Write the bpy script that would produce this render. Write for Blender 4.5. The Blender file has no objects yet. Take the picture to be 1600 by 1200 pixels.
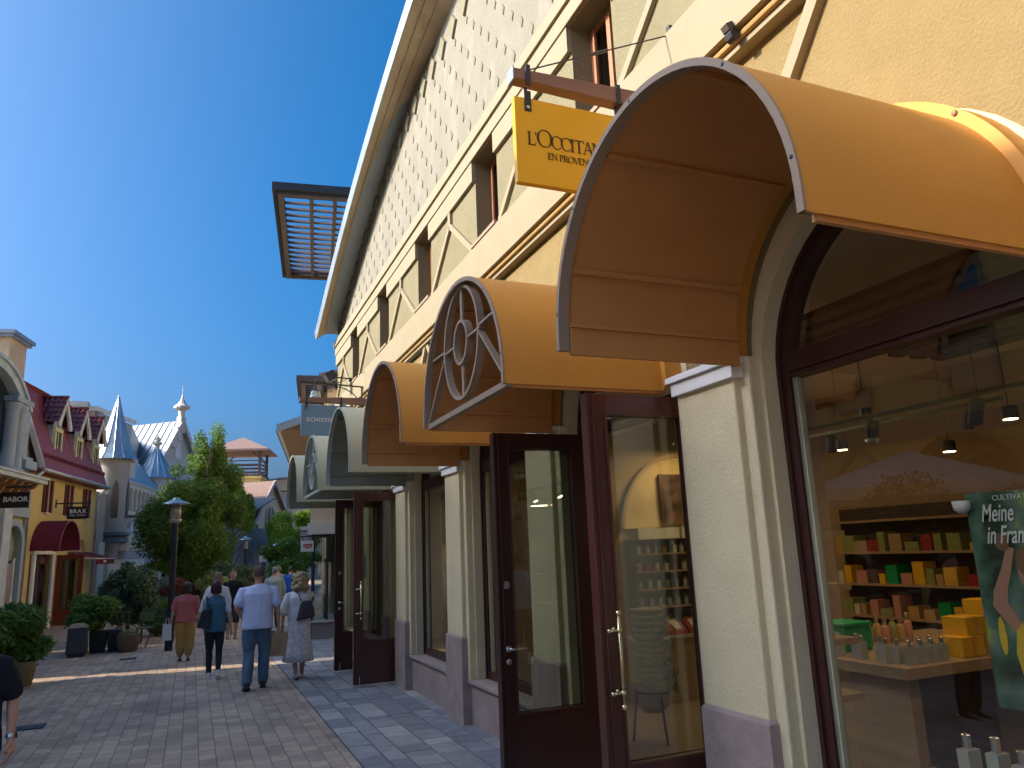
import bpy, bmesh, math, random
import numpy as np
from mathutils import Vector, Matrix, noise
random.seed(7); rng = np.random.default_rng(7)
S = bpy.context.scene
COL = S.collection
PI = math.pi
def R(d): return math.radians(d)

# ------------------------------------------------------------------ camera
def make_camera():
    yaw, pitch, roll, f = 0.401598, 0.215402, -0.0414623, 1177.064
    fw = Vector((math.sin(yaw)*math.cos(pitch), math.cos(yaw)*math.cos(pitch), math.sin(pitch)))
    r = Vector((math.cos(yaw), -math.sin(yaw), 0)); u = r.cross(fw)
    r2 = math.cos(roll)*r + math.sin(roll)*u; u2 = -math.sin(roll)*r + math.cos(roll)*u
    cam = bpy.data.cameras.new('camera'); o = bpy.data.objects.new('camera', cam); COL.objects.link(o)
    m = Matrix((r2, u2, -fw)).transposed().to_4x4(); m.translation = (0, 0, 1.95); o.matrix_world = m
    cam.sensor_width = 36; cam.sensor_fit = 'HORIZONTAL'; cam.lens = f/1600*36
    cam.clip_start = 0.05; cam.clip_end = 3000
    S.camera = o
make_camera()
# ------------------------------------------------------------------ sky, sun, exposure
SUN = Vector((-1.0, 0.17, 0.54)).normalized()          # towards the sun
w = bpy.data.worlds.new('World'); S.world = w; w.use_nodes = True
nt = w.node_tree; bg = nt.nodes['Background']
sky = nt.nodes.new('ShaderNodeTexSky'); sky.sky_type = 'NISHITA'; sky.sun_disc = False
sky.sun_elevation = math.asin(SUN.z); sky.sun_rotation = math.atan2(SUN.x, SUN.y) % (2*PI)
sky.air_density = 0.6; sky.dust_density = 9.0; sky.ozone_density = 6.0; sky.altitude = 100
hs = nt.nodes.new('ShaderNodeHueSaturation'); hs.inputs['Saturation'].default_value = 1.46; hs.inputs['Hue'].default_value = .488
nt.links.new(sky.outputs[0], hs.inputs['Color']); nt.links.new(hs.outputs[0], bg.inputs[0]); bg.inputs[1].default_value = 0.088
sd = bpy.data.lights.new('sun', 'SUN'); sd.energy = 2.0; sd.angle = R(0.5); sd.color = (1.0, 0.86, 0.66)
so = bpy.data.objects.new('sun', sd); COL.objects.link(so)
so.rotation_euler = SUN.to_track_quat('Z', 'Y').to_euler(); so.location = (-40, 5, 40)
S.view_settings.view_transform = 'Standard'; S.view_settings.look = 'None'
S.view_settings.gamma = 1; S.view_settings.exposure = 2.02; S.view_settings.use_curve_mapping = False
S.render.engine = 'CYCLES'
S.cycles.max_bounces = 7; S.cycles.diffuse_bounces = 4; S.cycles.glossy_bounces = 4
S.cycles.transparent_max_bounces = 16; S.cycles.caustics_reflective = False; S.cycles.caustics_refractive = False
S.cycles.use_denoising = True

# ------------------------------------------------------------------ materials
MATS = {}
def mat(name, col, rough=0.8, metal=0.0, var=0.12, vscale=3.0, bump=0.0, bscale=60.0, spec=0.4, stretch=None,
        stain=0.0, stcol=None, trans=0.0, coat=0.0, emit=None, estr=0.0, fine=0.0):
    if name in MATS: return MATS[name]
    m = bpy.data.materials.new(name); m.use_nodes = True; n = m.node_tree; b = n.nodes['Principled BSDF']
    b.inputs['Roughness'].default_value = rough; b.inputs['Metallic'].default_value = metal
    b.inputs['Specular IOR Level'].default_value = spec
    if coat: b.inputs['Coat Weight'].default_value = coat; b.inputs['Coat Roughness'].default_value = 0.08
    tc = n.nodes.new('ShaderNodeTexCoord'); src = tc.outputs['Object']
    if stretch:
        mp = n.nodes.new('ShaderNodeMapping'); mp.inputs['Scale'].default_value = stretch
        n.links.new(src, mp.inputs[0]); src = mp.outputs[0]
    nz = n.nodes.new('ShaderNodeTexNoise'); nz.inputs['Scale'].default_value = vscale; nz.inputs['Detail'].default_value = 6
    n.links.new(src, nz.inputs['Vector'])
    mr = n.nodes.new('ShaderNodeMapRange'); mr.inputs[1].default_value = 0.3; mr.inputs[2].default_value = 0.7
    mr.inputs[3].default_value = 1-var; mr.inputs[4].default_value = 1+var
    n.links.new(nz.outputs['Fac'], mr.inputs[0])
    vm = n.nodes.new('ShaderNodeVectorMath'); vm.operation = 'SCALE'; vm.inputs[0].default_value = col[:3]
    n.links.new(mr.outputs[0], vm.inputs['Scale']); out = vm.outputs[0]
    if fine:
        n3 = n.nodes.new('ShaderNodeTexNoise'); n3.inputs['Scale'].default_value = 90; n3.inputs['Detail'].default_value = 3
        n.links.new(tc.outputs['Object'], n3.inputs['Vector'])
        m3 = n.nodes.new('ShaderNodeMapRange'); m3.inputs[1].default_value = .35; m3.inputs[2].default_value = .65
        m3.inputs[3].default_value = 1-fine; m3.inputs[4].default_value = 1+fine
        n.links.new(n3.outputs['Fac'], m3.inputs[0])
        v3 = n.nodes.new('ShaderNodeVectorMath'); v3.operation = 'SCALE'
        n.links.new(out, v3.inputs[0]); n.links.new(m3.outputs[0], v3.inputs['Scale']); out = v3.outputs[0]
    if stain:
        n2 = n.nodes.new('ShaderNodeTexNoise'); n2.inputs['Scale'].default_value = 1.3; n2.inputs['Detail'].default_value = 8
        n2.inputs['Roughness'].default_value = .7
        mp2 = n.nodes.new('ShaderNodeMapping'); mp2.inputs['Scale'].default_value = (1.6, 1.6, .5)
        n.links.new(tc.outputs['Object'], mp2.inputs[0]); n.links.new(mp2.outputs[0], n2.inputs['Vector'])
        r2 = n.nodes.new('ShaderNodeMapRange'); r2.inputs[1].default_value = .52; r2.inputs[2].default_value = .75
        r2.inputs[4].default_value = stain
        n.links.new(n2.outputs['Fac'], r2.inputs[0])
        mx = n.nodes.new('ShaderNodeMix'); mx.data_type = 'RGBA'
        n.links.new(r2.outputs[0], mx.inputs[0]); n.links.new(out, mx.inputs[6])
        sc_ = stcol or tuple(c*.55 for c in col[:3]); mx.inputs[7].default_value = (*sc_, 1); out = mx.outputs[2]
    n.links.new(out, b.inputs['Base Color'])
    if bump:
        nb = n.nodes.new('ShaderNodeTexNoise'); nb.inputs['Scale'].default_value = bscale; nb.inputs['Detail'].default_value = 4
        n.links.new(src, nb.inputs['Vector'])
        bp = n.nodes.new('ShaderNodeBump'); bp.inputs['Strength'].default_value = bump; bp.inputs['Distance'].default_value = .02
        n.links.new(nb.outputs['Fac'], bp.inputs['Height']); n.links.new(bp.outputs[0], b.inputs['Normal'])
    if trans:
        tr = n.nodes.new('ShaderNodeBsdfTranslucent'); n.links.new(out, tr.inputs[0])
        ms = n.nodes.new('ShaderNodeMixShader'); ms.inputs[0].default_value = trans
        n.links.new(b.outputs[0], ms.inputs[1]); n.links.new(tr.outputs[0], ms.inputs[2])
        n.links.new(ms.outputs[0], n.nodes['Material Output'].inputs[0])
    if emit: b.inputs['Emission Color'].default_value = (*emit, 1); b.inputs['Emission Strength'].default_value = estr
    MATS[name] = m; return m

def leafmat(name, col, col2, trans=.35):
    if name in MATS: return MATS[name]
    m = bpy.data.materials.new(name); m.use_nodes = True; n = m.node_tree; b = n.nodes['Principled BSDF']
    b.inputs['Roughness'].default_value = .5; b.inputs['Specular IOR Level'].default_value = .3
    at = n.nodes.new('ShaderNodeAttribute'); at.attribute_name = 'tint'
    mx = n.nodes.new('ShaderNodeMix'); mx.data_type = 'RGBA'
    mx.inputs[6].default_value = (*col, 1); mx.inputs[7].default_value = (*col2, 1)
    n.links.new(at.outputs['Fac'], mx.inputs[0]); n.links.new(mx.outputs[2], b.inputs['Base Color'])
    tr = n.nodes.new('ShaderNodeBsdfTranslucent'); n.links.new(mx.outputs[2], tr.inputs[0])
    ms = n.nodes.new('ShaderNodeMixShader'); ms.inputs[0].default_value = trans
    n.links.new(b.outputs[0], ms.inputs[1]); n.links.new(tr.outputs[0], ms.inputs[2])
    n.links.new(ms.outputs[0], n.nodes['Material Output'].inputs[0])
    MATS[name] = m; return m

def glassmat(name, tint=(.8, .85, .82), ior=1.6, rough=0.0):
    if name in MATS: return MATS[name]
    m = bpy.data.materials.new(name); m.use_nodes = True; n = m.node_tree
    n.nodes.remove(n.nodes['Principled BSDF'])
    t = n.nodes.new('ShaderNodeBsdfTransparent'); t.inputs[0].default_value = (*tint, 1)
    g = n.nodes.new('ShaderNodeBsdfGlossy'); g.inputs['Roughness'].default_value = rough
    tc = n.nodes.new('ShaderNodeTexCoord'); nz = n.nodes.new('ShaderNodeTexNoise'); nz.inputs['Scale'].default_value = .8
    n.links.new(tc.outputs['Object'], nz.inputs['Vector'])
    bp = n.nodes.new('ShaderNodeBump'); bp.inputs['Strength'].default_value = .015; bp.inputs['Distance'].default_value = .1
    n.links.new(nz.outputs['Fac'], bp.inputs['Height']); n.links.new(bp.outputs[0], g.inputs['Normal'])
    lw = n.nodes.new('ShaderNodeLayerWeight'); lw.inputs[0].default_value = .5       # Schlick: F0 + (1-F0)(1-cos)^5
    pw = n.nodes.new('ShaderNodeMath'); pw.operation = 'POWER'; pw.inputs[1].default_value = 5; n.links.new(lw.outputs['Facing'], pw.inputs[0])
    f0 = ((ior-1)/(ior+1))**2
    fr = n.nodes.new('ShaderNodeMath'); fr.operation = 'MULTIPLY_ADD'; fr.inputs[1].default_value = 1-f0; fr.inputs[2].default_value = f0; n.links.new(pw.outputs[0], fr.inputs[0])
    ms = n.nodes.new('ShaderNodeMixShader'); n.links.new(fr.outputs[0], ms.inputs[0])
    n.links.new(t.outputs[0], ms.inputs[1]); n.links.new(g.outputs[0], ms.inputs[2])
    n.links.new(ms.outputs[0], n.nodes['Material Output'].inputs[0])
    MATS[name] = m; return m

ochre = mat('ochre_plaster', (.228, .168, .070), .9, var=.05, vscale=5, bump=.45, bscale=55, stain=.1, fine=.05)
cream_y = mat('cream_yellow_plaster', (.64, .54, .33), .9, var=.06, bump=.35, bscale=45, stain=.4, stcol=(.47, .40, .27), fine=.05)
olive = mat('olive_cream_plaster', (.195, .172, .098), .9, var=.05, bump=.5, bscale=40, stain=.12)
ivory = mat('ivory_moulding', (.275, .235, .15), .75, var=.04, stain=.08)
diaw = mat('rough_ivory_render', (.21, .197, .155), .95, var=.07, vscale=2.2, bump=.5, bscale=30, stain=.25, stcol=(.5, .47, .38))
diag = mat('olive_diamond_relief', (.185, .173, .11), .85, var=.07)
soff = mat('soffit_board', (.50, .40, .27), .8, var=.16, vscale=2.4, stretch=(.8, .4, 1), stain=.3, bump=.1)
zinc = mat('zinc_sheet', (.30, .35, .38), .45, .6, var=.1, vscale=2)
greyroof = mat('grey_standing_seam', (.30, .34, .37), .5, .35, var=.12, vscale=1.2)
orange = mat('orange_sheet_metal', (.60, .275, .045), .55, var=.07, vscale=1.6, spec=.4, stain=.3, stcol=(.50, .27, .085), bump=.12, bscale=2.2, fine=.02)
orange_shade_in = mat('shaded_orange_inside', (.52, .23, .065), .6, var=.08, vscale=1.5, stain=.25)  # awning inside: same orange paint, its shade put into a browner tone
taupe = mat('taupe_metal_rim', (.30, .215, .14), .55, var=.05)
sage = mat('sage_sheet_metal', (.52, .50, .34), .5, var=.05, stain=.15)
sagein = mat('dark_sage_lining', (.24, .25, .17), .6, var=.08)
sagerim = mat('pale_sage_rim', (.40, .43, .36), .55, var=.05)
stone = mat('mauve_stone', (.35, .26, .225), .75, var=.16, vscale=5, bump=.3, bscale=25, stain=.6, stcol=(.22, .185, .18))
sillm = mat('pink_stone_sill', (.34, .27, .24), .7, var=.08, vscale=8, bump=.1)
wood = mat('mahogany_gloss', (.045, .013, .010), .38, var=.2, vscale=4, stretch=(1, 1, .15), spec=.45, coat=.12)
wood2 = mat('red_mahogany', (.085, .022, .014), .35, var=.2, vscale=4, stretch=(1, 1, .15), spec=.5, coat=.3)
oakb = mat('brown_timber', (.25, .14, .10), .55, var=.15, vscale=3, stretch=(.3, 3, 3))
white = mat('white_paint', (.74, .73, .70), .6, var=.04)
dark = mat('dark_grey_metal', (.05, .05, .055), .5, .4, var=.1)
black = mat('black_paint', (.015, .015, .017), .5, var=.1)
steel = mat('brushed_steel', (.6, .6, .58), .3, 1.0, var=.05)
brass = mat('polished_brass', (.75, .62, .35), .22, 1.0, var=.05)
glass = glassmat('shop_glass', (.8, .82, .76), 2.35)
glassd = glassmat('door_glass', (.72, .76, .7), 2.1)
glassw = glassmat('upper_window_glass', (.45, .52, .55), 2.0)

# ------------------------------------------------------------------ mesh helpers
class MB:
    def __init__(s): s.v = []; s.f = []; s.m = []; s.c = 0
    def add(s, vs, fs):
        o = len(s.v); s.v += [tuple(p) for p in vs]; s.f += [tuple(i+o for i in f) for f in fs]; s.m += [s.c]*len(fs); return s
    def box(s, x0, x1, y0, y1, z0, z1):
        x0, x1 = sorted((x0, x1)); y0, y1 = sorted((y0, y1)); z0, z1 = sorted((z0, z1))
        return s.add([(x0,y0,z0),(x1,y0,z0),(x1,y1,z0),(x0,y1,z0),(x0,y0,z1),(x1,y0,z1),(x1,y1,z1),(x0,y1,z1)],
                     [(0,3,2,1),(4,5,6,7),(0,1,5,4),(1,2,6,5),(2,3,7,6),(3,0,4,7)])
    def obox(s, c, ax, hx, hy, hz):
        "oriented box: centre, three unit axes, half sizes"
        c = Vector(c); X, Y, Z = [Vector(a).normalized() for a in ax]
        vs = [c+X*(i*hx)+Y*(j*hy)+Z*(k*hz) for k in (-1,1) for i, j in ((-1,-1),(1,-1),(1,1),(-1,1))]
        return s.add(vs, [(0,3,2,1),(4,5,6,7),(0,1,5,4),(1,2,6,5),(2,3,7,6),(3,0,4,7)])
    def bar(s, a, b, w, h, up=(0, 0, 1)):
        a = Vector(a); b = Vector(b); d = (b-a); L = d.length; d.normalize(); up = Vector(up)
        x = d.cross(up)
        if x.length < 1e-4: x = d.cross(Vector((1, 0, 0)))
        x.normalize(); z = x.cross(d)
        return s.obox((a+b)/2, (x, d, z), w/2, L/2, h/2)
    def face(s, pts): return s.add(pts, [tuple(range(len(pts)))])
    def extr(s, pts, vec):
        n = len(pts); vec = Vector(vec); a = [Vector(p) for p in pts]
        return s.add(a+[p+vec for p in a], [tuple(range(n))[::-1], tuple(range(n, 2*n))]+[(i, (i+1) % n, n+(i+1) % n, n+i) for i in range(n)])
    def ring2(s, A, B, close=True):
        n = len(A); m = n if close else n-1
        return s.add(list(A)+list(B), [(i, (i+1) % n, n+(i+1) % n, n+i) for i in range(m)])
    def tube(s, path, r, n=8, sq=(1, 1), caps=True):
        P = [Vector(p) for p in path]; k = len(P); rs = r if hasattr(r, '__len__') else [r]*k
        t0 = (P[1]-P[0]).normalized(); ref = Vector((0, 0, 1)) if abs(t0.z) < .9 else Vector((1, 0, 0))
        vs = []; u = None
        for i in range(k):
            t = (P[min(i+1, k-1)]-P[max(i-1, 0)]); t.normalize()
            if u is None: u = ref.cross(t)
            else: u = u-t*u.dot(t)
            u.normalize(); v = t.cross(u)
            for j in range(n):
                a = 2*PI*j/n; vs.append(P[i]+u*(math.cos(a)*rs[i]*sq[0])+v*(math.sin(a)*rs[i]*sq[1]))
        fs = [(i*n+j, i*n+(j+1) % n, (i+1)*n+(j+1) % n, (i+1)*n+j) for i in range(k-1) for j in range(n)]
        if caps: fs += [tuple(range(n))[::-1], tuple(range((k-1)*n, k*n))]
        return s.add(vs, fs)
    def lathe(s, prof, c=(0, 0, 0), n=20, sx=1, sy=1):
        vs = []; k = len(prof)
        for r, z in prof:
            for j in range(n):
                a = 2*PI*j/n; vs.append((c[0]+r*sx*math.cos(a), c[1]+r*sy*math.sin(a), c[2]+z))
        fs = [(i*n+j, i*n+(j+1) % n, (i+1)*n+(j+1) % n, (i+1)*n+j) for i in range(k-1) for j in range(n)]
        if prof[0][0] > 1e-6: fs.append(tuple(range(n))[::-1])
        if prof[-1][0] > 1e-6: fs.append(tuple(range((k-1)*n, k*n)))
        return s.add(vs, fs)
    def rings(s, rs, n=14):
        "closed loft through horizontal ellipses (cx, cy, z, rx, ry)"
        vs = []
        for cx, cy, z, rx, ry in rs:
            for j in range(n):
                a = 2*PI*j/n; vs.append((cx+rx*math.cos(a), cy+ry*math.sin(a), z))
        k = len(rs)
        fs = [(i*n+j, i*n+(j+1) % n, (i+1)*n+(j+1) % n, (i+1)*n+j) for i in range(k-1) for j in range(n)]
        fs += [tuple(range(n))[::-1], tuple(range((k-1)*n, k*n))]
        return s.add(vs, fs)
    def ball(s, c, rx, ry=None, rz=None, n=10, m=7):
        ry = ry or rx; rz = rz or rx
        return s.lathe([(max(1e-7, math.sin(PI*i/m)), -math.cos(PI*i/m)) for i in range(m+1)], (0, 0, 0), n) and s._fix(n*(m+1), c, rx, ry, rz)
    def _fix(s, k, c, rx, ry, rz):
        for i in range(len(s.v)-k, len(s.v)):
            x, y, z = s.v[i]; s.v[i] = (c[0]+x*rx, c[1]+y*ry, c[2]+z*rz)
        return s
    def build(s, name, mats, parent=None, smooth=False, bevel=0, local=False, label=None):
        off = Vector((0, 0, 0)) if local else woff(parent)
        me = bpy.data.meshes.new(name)
        me.from_pydata([(x-off.x, y-off.y, z-off.z) for x, y, z in s.v], [], s.f)
        if not isinstance(mats, (list, tuple)): mats = [mats]
        for m_ in mats: me.materials.append(m_)
        if len(mats) > 1: me.polygons.foreach_set('material_index', s.m)
        if smooth: me.polygons.foreach_set('use_smooth', [True]*len(s.f))
        bm = bmesh.new(); bm.from_mesh(me); bmesh.ops.recalc_face_normals(bm, faces=bm.faces); bm.to_mesh(me); bm.free()
        me.update()
        o = bpy.data.objects.new(name, me); COL.objects.link(o); o.parent = parent
        if smooth == 'auto':
            me.polygons.foreach_set('use_smooth', [True]*len(me.polygons)); sharp(me, 40)
        if bevel:
            b = o.modifiers.new('bevel', 'BEVEL'); b.width = bevel; b.segments = 2; b.limit_method = 'ANGLE'; b.angle_limit = R(40)
        if label: o['label'] = label
        return o
def sharp(me, deg):
    bm = bmesh.new(); bm.from_mesh(me)
    for e in bm.edges:
        if len(e.link_faces) == 2 and e.calc_face_angle(0) > R(deg): e.smooth = False
    bm.to_mesh(me); bm.free()
def woff(p):
    if p is None: return Vector((0, 0, 0))
    q = p
    while q.parent: q = q.parent
    return Vector((0, 0, 0)) if q.get('_loc') else Vector(q.location)
def tag(o, label, cat, group=None, kind=None):
    o['label'] = label; o['category'] = cat
    if group: o['group'] = group
    if kind: o['kind'] = kind
    return o
def thing(name, label, cat, loc=(0, 0, 0), rz=0, group=None, local=False):
    o = bpy.data.objects.new(name, None); COL.objects.link(o); o.location = loc; o.rotation_euler = (0, 0, rz)
    o.empty_display_size = .2
    if local or rz: o['_loc'] = 1
    return tag(o, label, cat, group)
def struct(name, mb, m, **k):
    o = mb.build(name, m, None, **k); o['kind'] = 'structure'; return o
def dup(root, loc, rz=None, label=None, group=None):
    r = root.copy(); COL.objects.link(r); r.location = loc
    if rz is not None: r.rotation_euler = (0, 0, rz)
    if label: r['label'] = label
    if group: r['group'] = group
    for ch in list(root.children):
        c = ch.copy(); COL.objects.link(c); c.parent = r
        for g in ch.children:
            d = g.copy(); COL.objects.link(d); d.parent = c
    return r
def text(s, size, m, parent, loc, rot=(PI/2, 0, 0), name='lettering', ext=.004, off=0.0, align='LEFT', shear=0, spacing=1, world=True, label=None):
    c = bpy.data.curves.new(name, 'FONT'); c.body = s; c.size = size; c.extrude = ext; c.offset = off; c.align_x = align; c.shear = shear
    c.space_character = spacing; c.resolution_u = 3
    t = bpy.data.objects.new(name+'_tmp', c); me = evalmesh(t, name)
    bpy.data.objects.remove(t); bpy.data.curves.remove(c)
    me.name = name; me.materials.clear(); me.materials.append(m)
    o = bpy.data.objects.new(name, me); COL.objects.link(o); o.parent = parent
    o.location = Vector(loc)-(woff(parent) if world else Vector((0, 0, 0))); o.rotation_euler = rot
    if label: o['label'] = label
    return o
TMP = bpy.data.scenes.new('tmp_eval')        # small side scene, so that evaluating one object never re-evaluates the whole place
def evalmesh(o, name):
    TMP.collection.objects.link(o)
    with bpy.context.temp_override(scene=TMP, view_layer=TMP.view_layers[0]): dg = bpy.context.evaluated_depsgraph_get()
    me = bpy.data.meshes.new_from_object(o.evaluated_get(dg)); me.name = name; return me
def arc(cy, cz, r, a0, a1, n):
    return [(cy+r*math.cos(a0+(a1-a0)*i/n), cz+r*math.sin(a0+(a1-a0)*i/n)) for i in range(n+1)]

# ------------------------------------------------------------------ foliage
def leaves(name, blobs, n, size, m, parent, flat=.45, seed=1, tintn=1.0, shell=.55, local=False):
    """many leaf-sized quads through the volume of ellipsoidal clumps; blobs: (x,y,z,rx,ry,rz)"""
    g = np.random.default_rng(seed); B = np.array(blobs, float)
    vol = (B[:, 3]*B[:, 4]*B[:, 5])**.75; idx = g.choice(len(B), n, p=vol/vol.sum())
    d = g.normal(size=(n, 3)); d /= np.linalg.norm(d, axis=1)[:, None]
    rad = shell+(1.03-shell)*g.random(n)**.7; rad *= 1+.10*g.normal(size=n)
    c = B[idx, :3]+d*rad[:, None]*B[idx, 3:6]
    nr = d*.6+g.normal(size=(n, 3))*.7; nr[:, 2] += flat; nr /= np.linalg.norm(nr, axis=1)[:, None]
    t = np.cross(nr, g.normal(size=(n, 3))); t /= np.linalg.norm(t, axis=1)[:, None]; b = np.cross(nr, t)
    s = size*(.6+.8*g.random(n)); L = s[:, None]*t; W = (s*.42)[:, None]*b
    P = np.stack([c-L, c+W*.9-L*.15+nr*s[:, None]*.12, c+L, c-W*.9-L*.15+nr*s[:, None]*.12], 1).reshape(-1, 3)
    off = np.array(Vector((0, 0, 0)) if local else woff(parent)); P = P-off
    me = bpy.data.meshes.new(name); me.vertices.add(4*n); me.loops.add(4*n); me.polygons.add(n)
    me.vertices.foreach_set('co', P.astype(np.float32).ravel()); me.loops.foreach_set('vertex_index', np.arange(4*n, dtype=np.int32))
    me.polygons.foreach_set('loop_start', np.arange(0, 4*n, 4, dtype=np.int32)); me.update(calc_edges=True)
    a = me.attributes.new('tint', 'FLOAT', 'FACE')
    bt = g.random(len(B)); a.data.foreach_set('value', np.clip(bt[idx]*.6*tintn+g.random(n)*.5-.05, 0, 1).astype(np.float32))
    me.materials.append(m); o = bpy.data.objects.new(name, me); COL.objects.link(o); o.parent = parent; return o
def clumps(c, r, n, k, seed, squash=1.0, lo=-.9, taper=0):
    g = random.Random(seed); out = []
    for i in range(n):
        while True:
            v = Vector((g.uniform(-1, 1), g.uniform(-1, 1), g.uniform(lo, 1)))
            if v.length < 1: break
        v = v.normalized()*(v.length**.6)*.86
        f = 1-taper*max(0, v.z)
        q = k*g.uniform(.65, 1.25)
        out.append((c[0]+v.x*r[0]*f, c[1]+v.y*r[1]*f, c[2]+v.z*r[2], r[0]*q, r[1]*q, r[2]*q*squash))
    return out
# ================================================================== the ground
BP = 2.597                      # bay pitch of the shop facade
def CY(k): return 2.55+BP*k     # centre of bay k
def PY(k): return 3.563+BP*k    # near edge of the pilaster beyond bay k
XW, XP = 3.09, 2.96             # wall plane and pilaster plane

def brick_mat():
    m = bpy.data.materials.new('clay_paving_bricks'); m.use_nodes = True; n = m.node_tree; b = n.nodes['Principled BSDF']
    b.inputs['Roughness'].default_value = .8
    tc = n.nodes.new('ShaderNodeTexCoord'); mp = n.nodes.new('ShaderNodeMapping'); mp.inputs['Rotation'].default_value = (0, 0, R(90))
    n.links.new(tc.outputs['Object'], mp.inputs[0])
    nw = n.nodes.new('ShaderNodeTexNoise'); nw.inputs['Scale'].default_value = 9; n.links.new(tc.outputs['Object'], nw.inputs['Vector'])
    ws = n.nodes.new('ShaderNodeVectorMath'); ws.operation = 'SCALE'; ws.inputs['Scale'].default_value = .016
    n.links.new(nw.outputs['Color'], ws.inputs[0])
    wa = n.nodes.new('ShaderNodeVectorMath'); n.links.new(mp.outputs[0], wa.inputs[0]); n.links.new(ws.outputs[0], wa.inputs[1])
    br = n.nodes.new('ShaderNodeTexBrick'); n.links.new(wa.outputs[0], br.inputs['Vector'])
    br.offset = .5; br.inputs['Scale'].default_value = 1; br.inputs['Brick Width'].default_value = .22; br.inputs['Row Height'].default_value = .165
    br.inputs['Mortar Size'].default_value = .005; br.inputs['Mortar Smooth'].default_value = .3; br.inputs['Bias'].default_value = -.1
    br.inputs['Color1'].default_value = (.37, .275, .20, 1); br.inputs['Color2'].default_value = (.54, .405, .295, 1); br.inputs['Mortar'].default_value = (.17, .13, .10, 1)
    nz = n.nodes.new('ShaderNodeTexNoise'); nz.inputs['Scale'].default_value = .7; nz.inputs['Detail'].default_value = 8; nz.inputs['Roughness'].default_value = .65
    n.links.new(tc.outputs['Object'], nz.inputs['Vector'])
    mr = n.nodes.new('ShaderNodeMapRange'); mr.inputs[1].default_value = .3; mr.inputs[2].default_value = .7; mr.inputs[3].default_value = .66; mr.inputs[4].default_value = 1.36
    n.links.new(nz.outputs['Fac'], mr.inputs[0])
    vm = n.nodes.new('ShaderNodeVectorMath'); vm.operation = 'SCALE'; n.links.new(br.outputs['Color'], vm.inputs[0]); n.links.new(mr.outputs[0], vm.inputs['Scale'])
    sp = n.nodes.new('ShaderNodeTexVoronoi'); sp.inputs['Scale'].default_value = 2.3; n.links.new(tc.outputs['Object'], sp.inputs['Vector'])      # old chewing gum and drips
    sr = n.nodes.new('ShaderNodeMapRange'); sr.inputs[1].default_value = .035; sr.inputs[2].default_value = .06; sr.inputs[3].default_value = .45; sr.inputs[4].default_value = 1
    n.links.new(sp.outputs['Distance'], sr.inputs[0]); vs = n.nodes.new('ShaderNodeVectorMath'); vs.operation = 'SCALE'; n.links.new(vm.outputs[0], vs.inputs[0]); n.links.new(sr.outputs[0], vs.inputs['Scale'])
    n.links.new(vs.outputs[0], b.inputs['Base Color'])
    nf = n.nodes.new('ShaderNodeTexNoise'); nf.inputs['Scale'].default_value = 55; n.links.new(tc.outputs['Object'], nf.inputs['Vector'])
    mh = n.nodes.new('ShaderNodeMath'); mh.operation = 'MULTIPLY_ADD'; mh.inputs[1].default_value = -1.0
    n.links.new(br.outputs['Fac'], mh.inputs[0]); n.links.new(nf.outputs['Fac'], mh.inputs[2])
    bp = n.nodes.new('ShaderNodeBump'); bp.inputs['Strength'].default_value = .7; bp.inputs['Distance'].default_value = .012
    n.links.new(mh.outputs[0], bp.inputs['Height']); n.links.new(bp.outputs[0], b.inputs['Normal'])
    return m
g = MB(); g.face([(-900, -300, 0), (900, -300, 0), (900, 1500, 0), (-900, 1500, 0)])
struct('ground', g, brick_mat())
# slate slab pavement along the shop fronts: every slab has its own length and tone
g = MB(); g.c = 0; tones = []
g.face([(1.57, -6, .004), (3.4, -6, .004), (3.4, 26, .004), (1.57, 26, .004)]); tones.append(.0)
x = 1.575; rr = random.Random(3)
while x < 3.35:
    wd = rr.choice([.2, .26, .3, .3]); y = -6+rr.random()
    while y < 26:
        L = rr.choice([.18, .3, .38, .45, .5, .26]); q = .006
        z = .012+rr.uniform(-.0015, .002)
        g.add([(x+q, y+q, .005), (x+wd-q, y+q, .005), (x+wd-q, y+L-q, .005), (x+q, y+L-q, .005),
               (x+q+.004, y+q+.004, z), (x+wd-q-.004, y+q+.004, z), (x+wd-q-.004, y+L-q-.004, z), (x+q+.004, y+L-q-.004, z)],
              [(4, 5, 6, 7), (0, 1, 5, 4), (1, 2, 6, 5), (2, 3, 7, 6), (3, 0, 4, 7)])
        t = rr.random(); t = t if rr.random() > .1 else 1.7
        tones += [max(.15, t)]*5; y += L
    x += wd
ms = bpy.data.materials.new('slate_slabs'); ms.use_nodes = True; n = ms.node_tree; b = n.nodes['Principled BSDF']; b.inputs['Roughness'].default_value = .7
at = n.nodes.new('ShaderNodeAttribute'); at.attribute_name = 'tone'
cr = n.nodes.new('ShaderNodeValToRGB'); e = cr.color_ramp.elements; e[0].color = (.03, .03, .03, 1); e[1].color = (.42, .40, .37, 1)
for p_, c_ in ((.08, (.22, .22, .225)), (.35, (.28, .275, .275)), (.62, (.36, .345, .33))):
    q = cr.color_ramp.elements.new(p_); q.color = (*c_, 1)
mt = n.nodes.new('ShaderNodeMath'); mt.operation = 'MULTIPLY'; mt.inputs[1].default_value = .6
n.links.new(at.outputs['Fac'], mt.inputs[0]); n.links.new(mt.outputs[0], cr.inputs[0])
tc = n.nodes.new('ShaderNodeTexCoord'); nz = n.nodes.new('ShaderNodeTexNoise'); nz.inputs['Scale'].default_value = 6; nz.inputs['Detail'].default_value = 8
n.links.new(tc.outputs['Object'], nz.inputs['Vector']); mr = n.nodes.new('ShaderNodeMapRange'); mr.inputs[3].default_value = .65; mr.inputs[4].default_value = 1.35
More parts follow.
